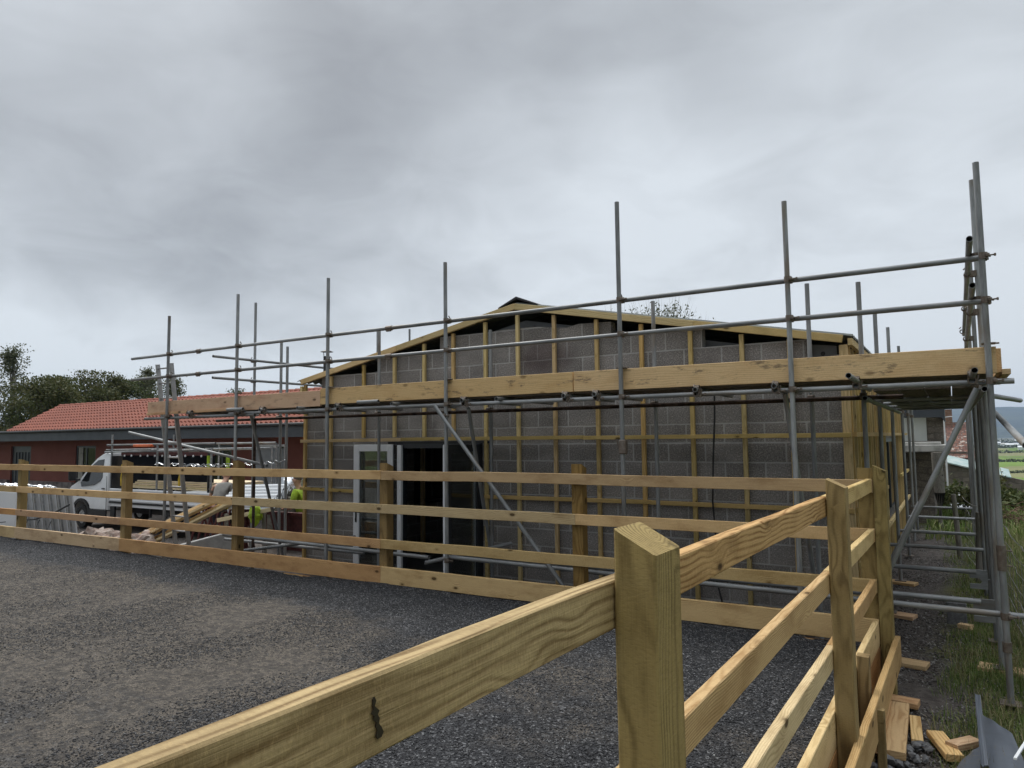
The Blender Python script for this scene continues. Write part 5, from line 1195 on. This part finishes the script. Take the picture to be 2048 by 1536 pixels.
# ================================================================ RIGHT SIDE: OLD BUILDINGS
ob = thing('stone_outbuilding', (-2.5, 20, -.5), 'stone outbuilding with white boarded upper wall and slab canopy beyond the scaffold', 'outbuilding')
MB().box((-3.4, 20.6, .38), (5.9, .5, 1.85)).build('wall', 'stone_front', ob)
MB().box((-.62, 22.0, .38), (.34, 2.8, 1.85)).build('wall', 'stone_side', ob)
MB().box((-3.2, 20.3, 1.42), (6.1, 1.3, .16), ch=.01).box((-3.2, 20.3, 1.535), (5.9, 1.1, .06)).build('canopy_slab', 'slab_white', ob)
mb = MB()
for k in range(5): mb.prism([(21.2-.012, 1.58+k*.14), (21.2, 1.58+(k+1)*.14), (21.25, 1.58+(k+1)*.14), (21.25, 1.58+k*.14)], -6, -.56, 'X')
mb.build('cladding', 'white_cladding', ob)
MB().box((-3.2, 21.6, 1.90), (5.2, .6, .7)).build('wall', 'stone_front', ob)
MB().box((-.40, 21.5, 1.78), (.42, .5, .9)).build('chimney_breast', 'stone_front', ob)
MB().prism([(-6, 2.24), (-.22, 2.18), (-.14, 2.05), (-.14, 2.46), (-6, 2.56)], 20.9, 22.2).build('roof', 'fascia_grey', ob)
mb = MB(); mb.path([(-.33, 19.4, -.6), (-.32, 19.4, .4), (-.34, 19.4, 1.33)], [.13, .115, .11], 12); tag(mb.build('timber_prop', 'weathered_wood', smooth=True), 'stout round timber prop holding up the white slab canopy', 'prop')
oh = thing('pantiled_house', (-2, 34, -.8), 'old house with mossy red pantile roof beyond the stone outbuilding', 'house')
MB().box((-2.8, 35.5, .1), (6.6, 4.0, 1.9)).build('wall', 'stone_front', oh)
MB().add([(-6.5, 33.2, .80), (.72, 33.2, .80), (.66, 35.8, 2.25), (-6.5, 35.8, 2.25), (.72, 38.4, .8), (-6.5, 38.4, .8), (-6.5, 33.2, .70), (.72, 33.2, .70), (.66, 35.8, 2.15), (-6.5, 35.8, 2.15), (.72, 38.4, .7), (-6.5, 38.4, .7)],
         [(0, 1, 2, 3), (3, 2, 4, 5), (6, 9, 8, 7), (9, 11, 10, 8), (0, 6, 7, 1), (1, 7, 8, 2), (2, 8, 10, 4)]).build('roof', 'old_pantile', oh)
MB().box((-.22, 35.8, 2.45), (.5, .5, .7)).build('chimney', 'brick_red', oh)
mb = MB(); mb.cyl((-.19, 24.5, 1.6), (-.19, 24.5, 2.30), .018, 8)
for dx, dz in ((-.25, 2.22), (-.12, 2.24), (0.02, 2.25), (.14, 2.27)): mb.cyl((-.19+dx, 24.38, dz), (-.19+dx, 24.62, dz), .008, 5)
mb.cyl((-.50, 24.5, 2.2), (.02, 24.5, 2.27), .012, 6); mb.box((-.19, 24.5, .6), (.05, .05, 2.2)); tag(mb.build('television_aerial', 'upvc_white'), 'white television aerial on a thin mast against the distant hill', 'aerial')
ts = thing('sheet_roofed_shed', (1, 30, -.8), 'low ruined shed with pale turquoise sheet roof at the edge of the fields', 'shed')
for a, b in ((-.25, .55), (.60, 1.35), (1.38, 1.62)):
    za, zb = .86-(a+.25)*.27, .86-(b+.25)*.27
    MB().add([(a, 29.4, za-.12), (b, 29.4, zb-.12), (b, 30.6, zb+.1), (a, 30.6, za+.1), (a, 29.4, za-.08), (b, 29.4, zb-.08), (b, 30.6, zb+.14), (a, 30.6, za+.14)], [(0, 3, 2, 1), (4, 5, 6, 7), (0, 1, 5, 4), (1, 2, 6, 5), (2, 3, 7, 6), (3, 0, 4, 7)]).build('roof_sheet', 'turquoise_sheet', ts)
MB().prism([(-.3, -.8), (2.3, -.8), (2.3, -.05), (1.95, .18), (-.3, .70)], 29.5, 29.9).build('wall', 'stone_front', ts)
for k, (x, y, z, r) in enumerate(((.3, 23.6, .06, .5), (.15, 22.0, -.12, .4))):
    tag(MB().box((0, 0, 0), (.55, .3, .03)).build('scrap_board', 'white_sheet', None, M=Matrix.Translation((x, y, z)) @ Matrix.Rotation(r, 4, 'Z') @ Matrix.Rotation(.35, 4, 'X')), ['upper scrap of white board lying on the weeds beyond the scaffold', 'lower scrap of white board lying on the weeds beyond the scaffold'][k], 'board')
# cattle in the near field
def cow(X, Y, rz, lb, patch):
    z = gz(X, Y); T = thing('cow', (X, Y, z), lb, 'cow', 'cattle in the green fields'); M = Matrix.Translation((X, Y, z)) @ Matrix.Rotation(rz, 4, 'Z')
    mb = MB(); mb.path([(-.95, 0, 1.15), (-.75, 0, 1.1), (-.3, 0, 1.02), (.3, 0, 1.0), (.7, 0, 1.05), (1.0, 0, 1.0), (1.3, 0, .75), (1.5, 0, .50), (1.72, 0, .28), (1.82, 0, .2)], [.1, .30, .38, .40, .34, .2, .17, .17, .12, .07], 10)
    for x, y in ((-.7, .2), (-.7, -.2), (.65, .18), (.65, -.18)): mb.path([(x, y, 1.0), (x+.03, y, .55), (x-.04, y, .3), (x, y, 0)], [.14, .08, .055, .06], 7)
    mb.path([(-.98, 0, 1.2), (-1.08, 0, .8), (-1.08, 0, .5)], [.03, .02, .04], 5)
    for s_ in (-1, 1): mb.path([(1.5, .12*s_, .62), (1.48, .26*s_, .62)], [.05, .02], 5)
    mb.build('body', 'cow_hide' if not patch else 'white_sheet', T, True, M)
for i, (px, d, p) in enumerate(((2003, 420, 0), (2038, 262, 0), (2043, 265, 1), (2046, 238, 0), (1984, 620, 0), (2015, 700, 0))):
    xc = (px-1024)/1420*d; X = xc*.851-d*.5255; Y = xc*.5255+d*.851
    cow(X, Y, i*1.1, ['black cow grazing alone in the middle field', 'black cow grazing left of the white one near the sheet roof', 'white cow grazing between black ones in the nearest field', 'black cow nearest the right edge of the nearest field', 'tiny dark cow far off on the left of the plain', 'tiny dark cow far off in the upper field'][i], p)
# hedges and far trees on the plain, tiny farm buildings
random.seed(9)
def at(px, d):
    xc = (px-1024)/1420*d; return xc*.851-d*.5255, xc*.5255+d*.851
for i, (pa, da, pb, db, h, lb) in enumerate(((1930, 330, 2080, 300, 1.6, 'low hedge across the nearest bright green field'), (1900, 470, 2100, 500, 2.0, 'dark hedge line at the back of the bright green field'), (1900, 700, 2100, 660, 3.0, 'long hedge with trees across the middle of the plain'),
        (1880, 950, 2100, 1000, 4, 'tree lined hedge on the far plain'), (1880, 1350, 2100, 1300, 6, 'distant belt of trees below the hill'), (1880, 1900, 2100, 1950, 9, 'farthest dark belt of woodland under the hill'))):
    a = Vector(at(pa, da)); b = Vector(at(pb, db)); pts = []
    for _ in range(900): f_ = random.random(); p = a.lerp(b, f_); k = .6+.8*max(0, noise.noise((f_*17, i, 0))+.3); pts.append((p.x+random.gauss(0, h*.3), p.y+random.gauss(0, h*.3), gz(p.x, p.y)+random.random()*h*k))
    tag(link('hedge', leafmesh(pts, h*.42), 'leaf_dark'), lb, 'hedge', 'hedges across the plain')
hs = [(1958, 1500), (1968, 1250), (1990, 1700), (2004, 1480), (2018, 1420), (2032, 1600), (2042, 1150), (1947, 1650), (2000, 2100), (2025, 2200)]
hl = ['pale farm building leftmost behind the thin standards', 'small white farm shed between the thin and thick standards', 'tiny pale barn under the hill right of the corner standard', 'white farmhouse in the middle of the far plain', 'long white barn beside the far farmhouse', 'grey roofed barn below the brace tube', 'whitest shed close to the right edge of the plain', 'tiny roof seen between the outer standards', 'speck of a house at the foot of the hill', 'speck of a barn at the foot of the hill near the right edge']
for (px, d), lb in zip(hs, hl):
    X, Y = at(px, d); z = gz(X, Y); T = thing('farm_building', (X, Y, z), lb, 'building', 'far farm buildings'); L_ = random.uniform(10, 22)
    MB().box((X, Y, z+2.2), (L_, 9, 4.4)).build('wall', 'white_sheet', T)
    MB().prism([(Y-5, z+4.4), (Y+5, z+4.4), (Y, z+7)], X-L_/2-.3, X+L_/2+.3, 'X').build('roof', random.choice(['fascia_grey', 'slab_white', 'white_sheet']), T)

# ================================================================ AIR
m = bpy.data.materials.new('haze'); m.use_nodes = True; t = NT(m.node_tree)
pvv = t.n('ShaderNodeVolumePrincipled', {'Color': (.56, .70, .92, 1), 'Density': .000105, 'Anisotropy': .2})
t.n('ShaderNodeOutputMaterial', {'Volume': pvv.outputs[0]}); MATS['haze'] = m
hz = MB().box((0, 4200, 130), (19000, 11000, 330)).build('haze', 'haze'); tag(hz, kind='stuff', label='faint blue haze lying over the plain and the distant hills', cat='haze')
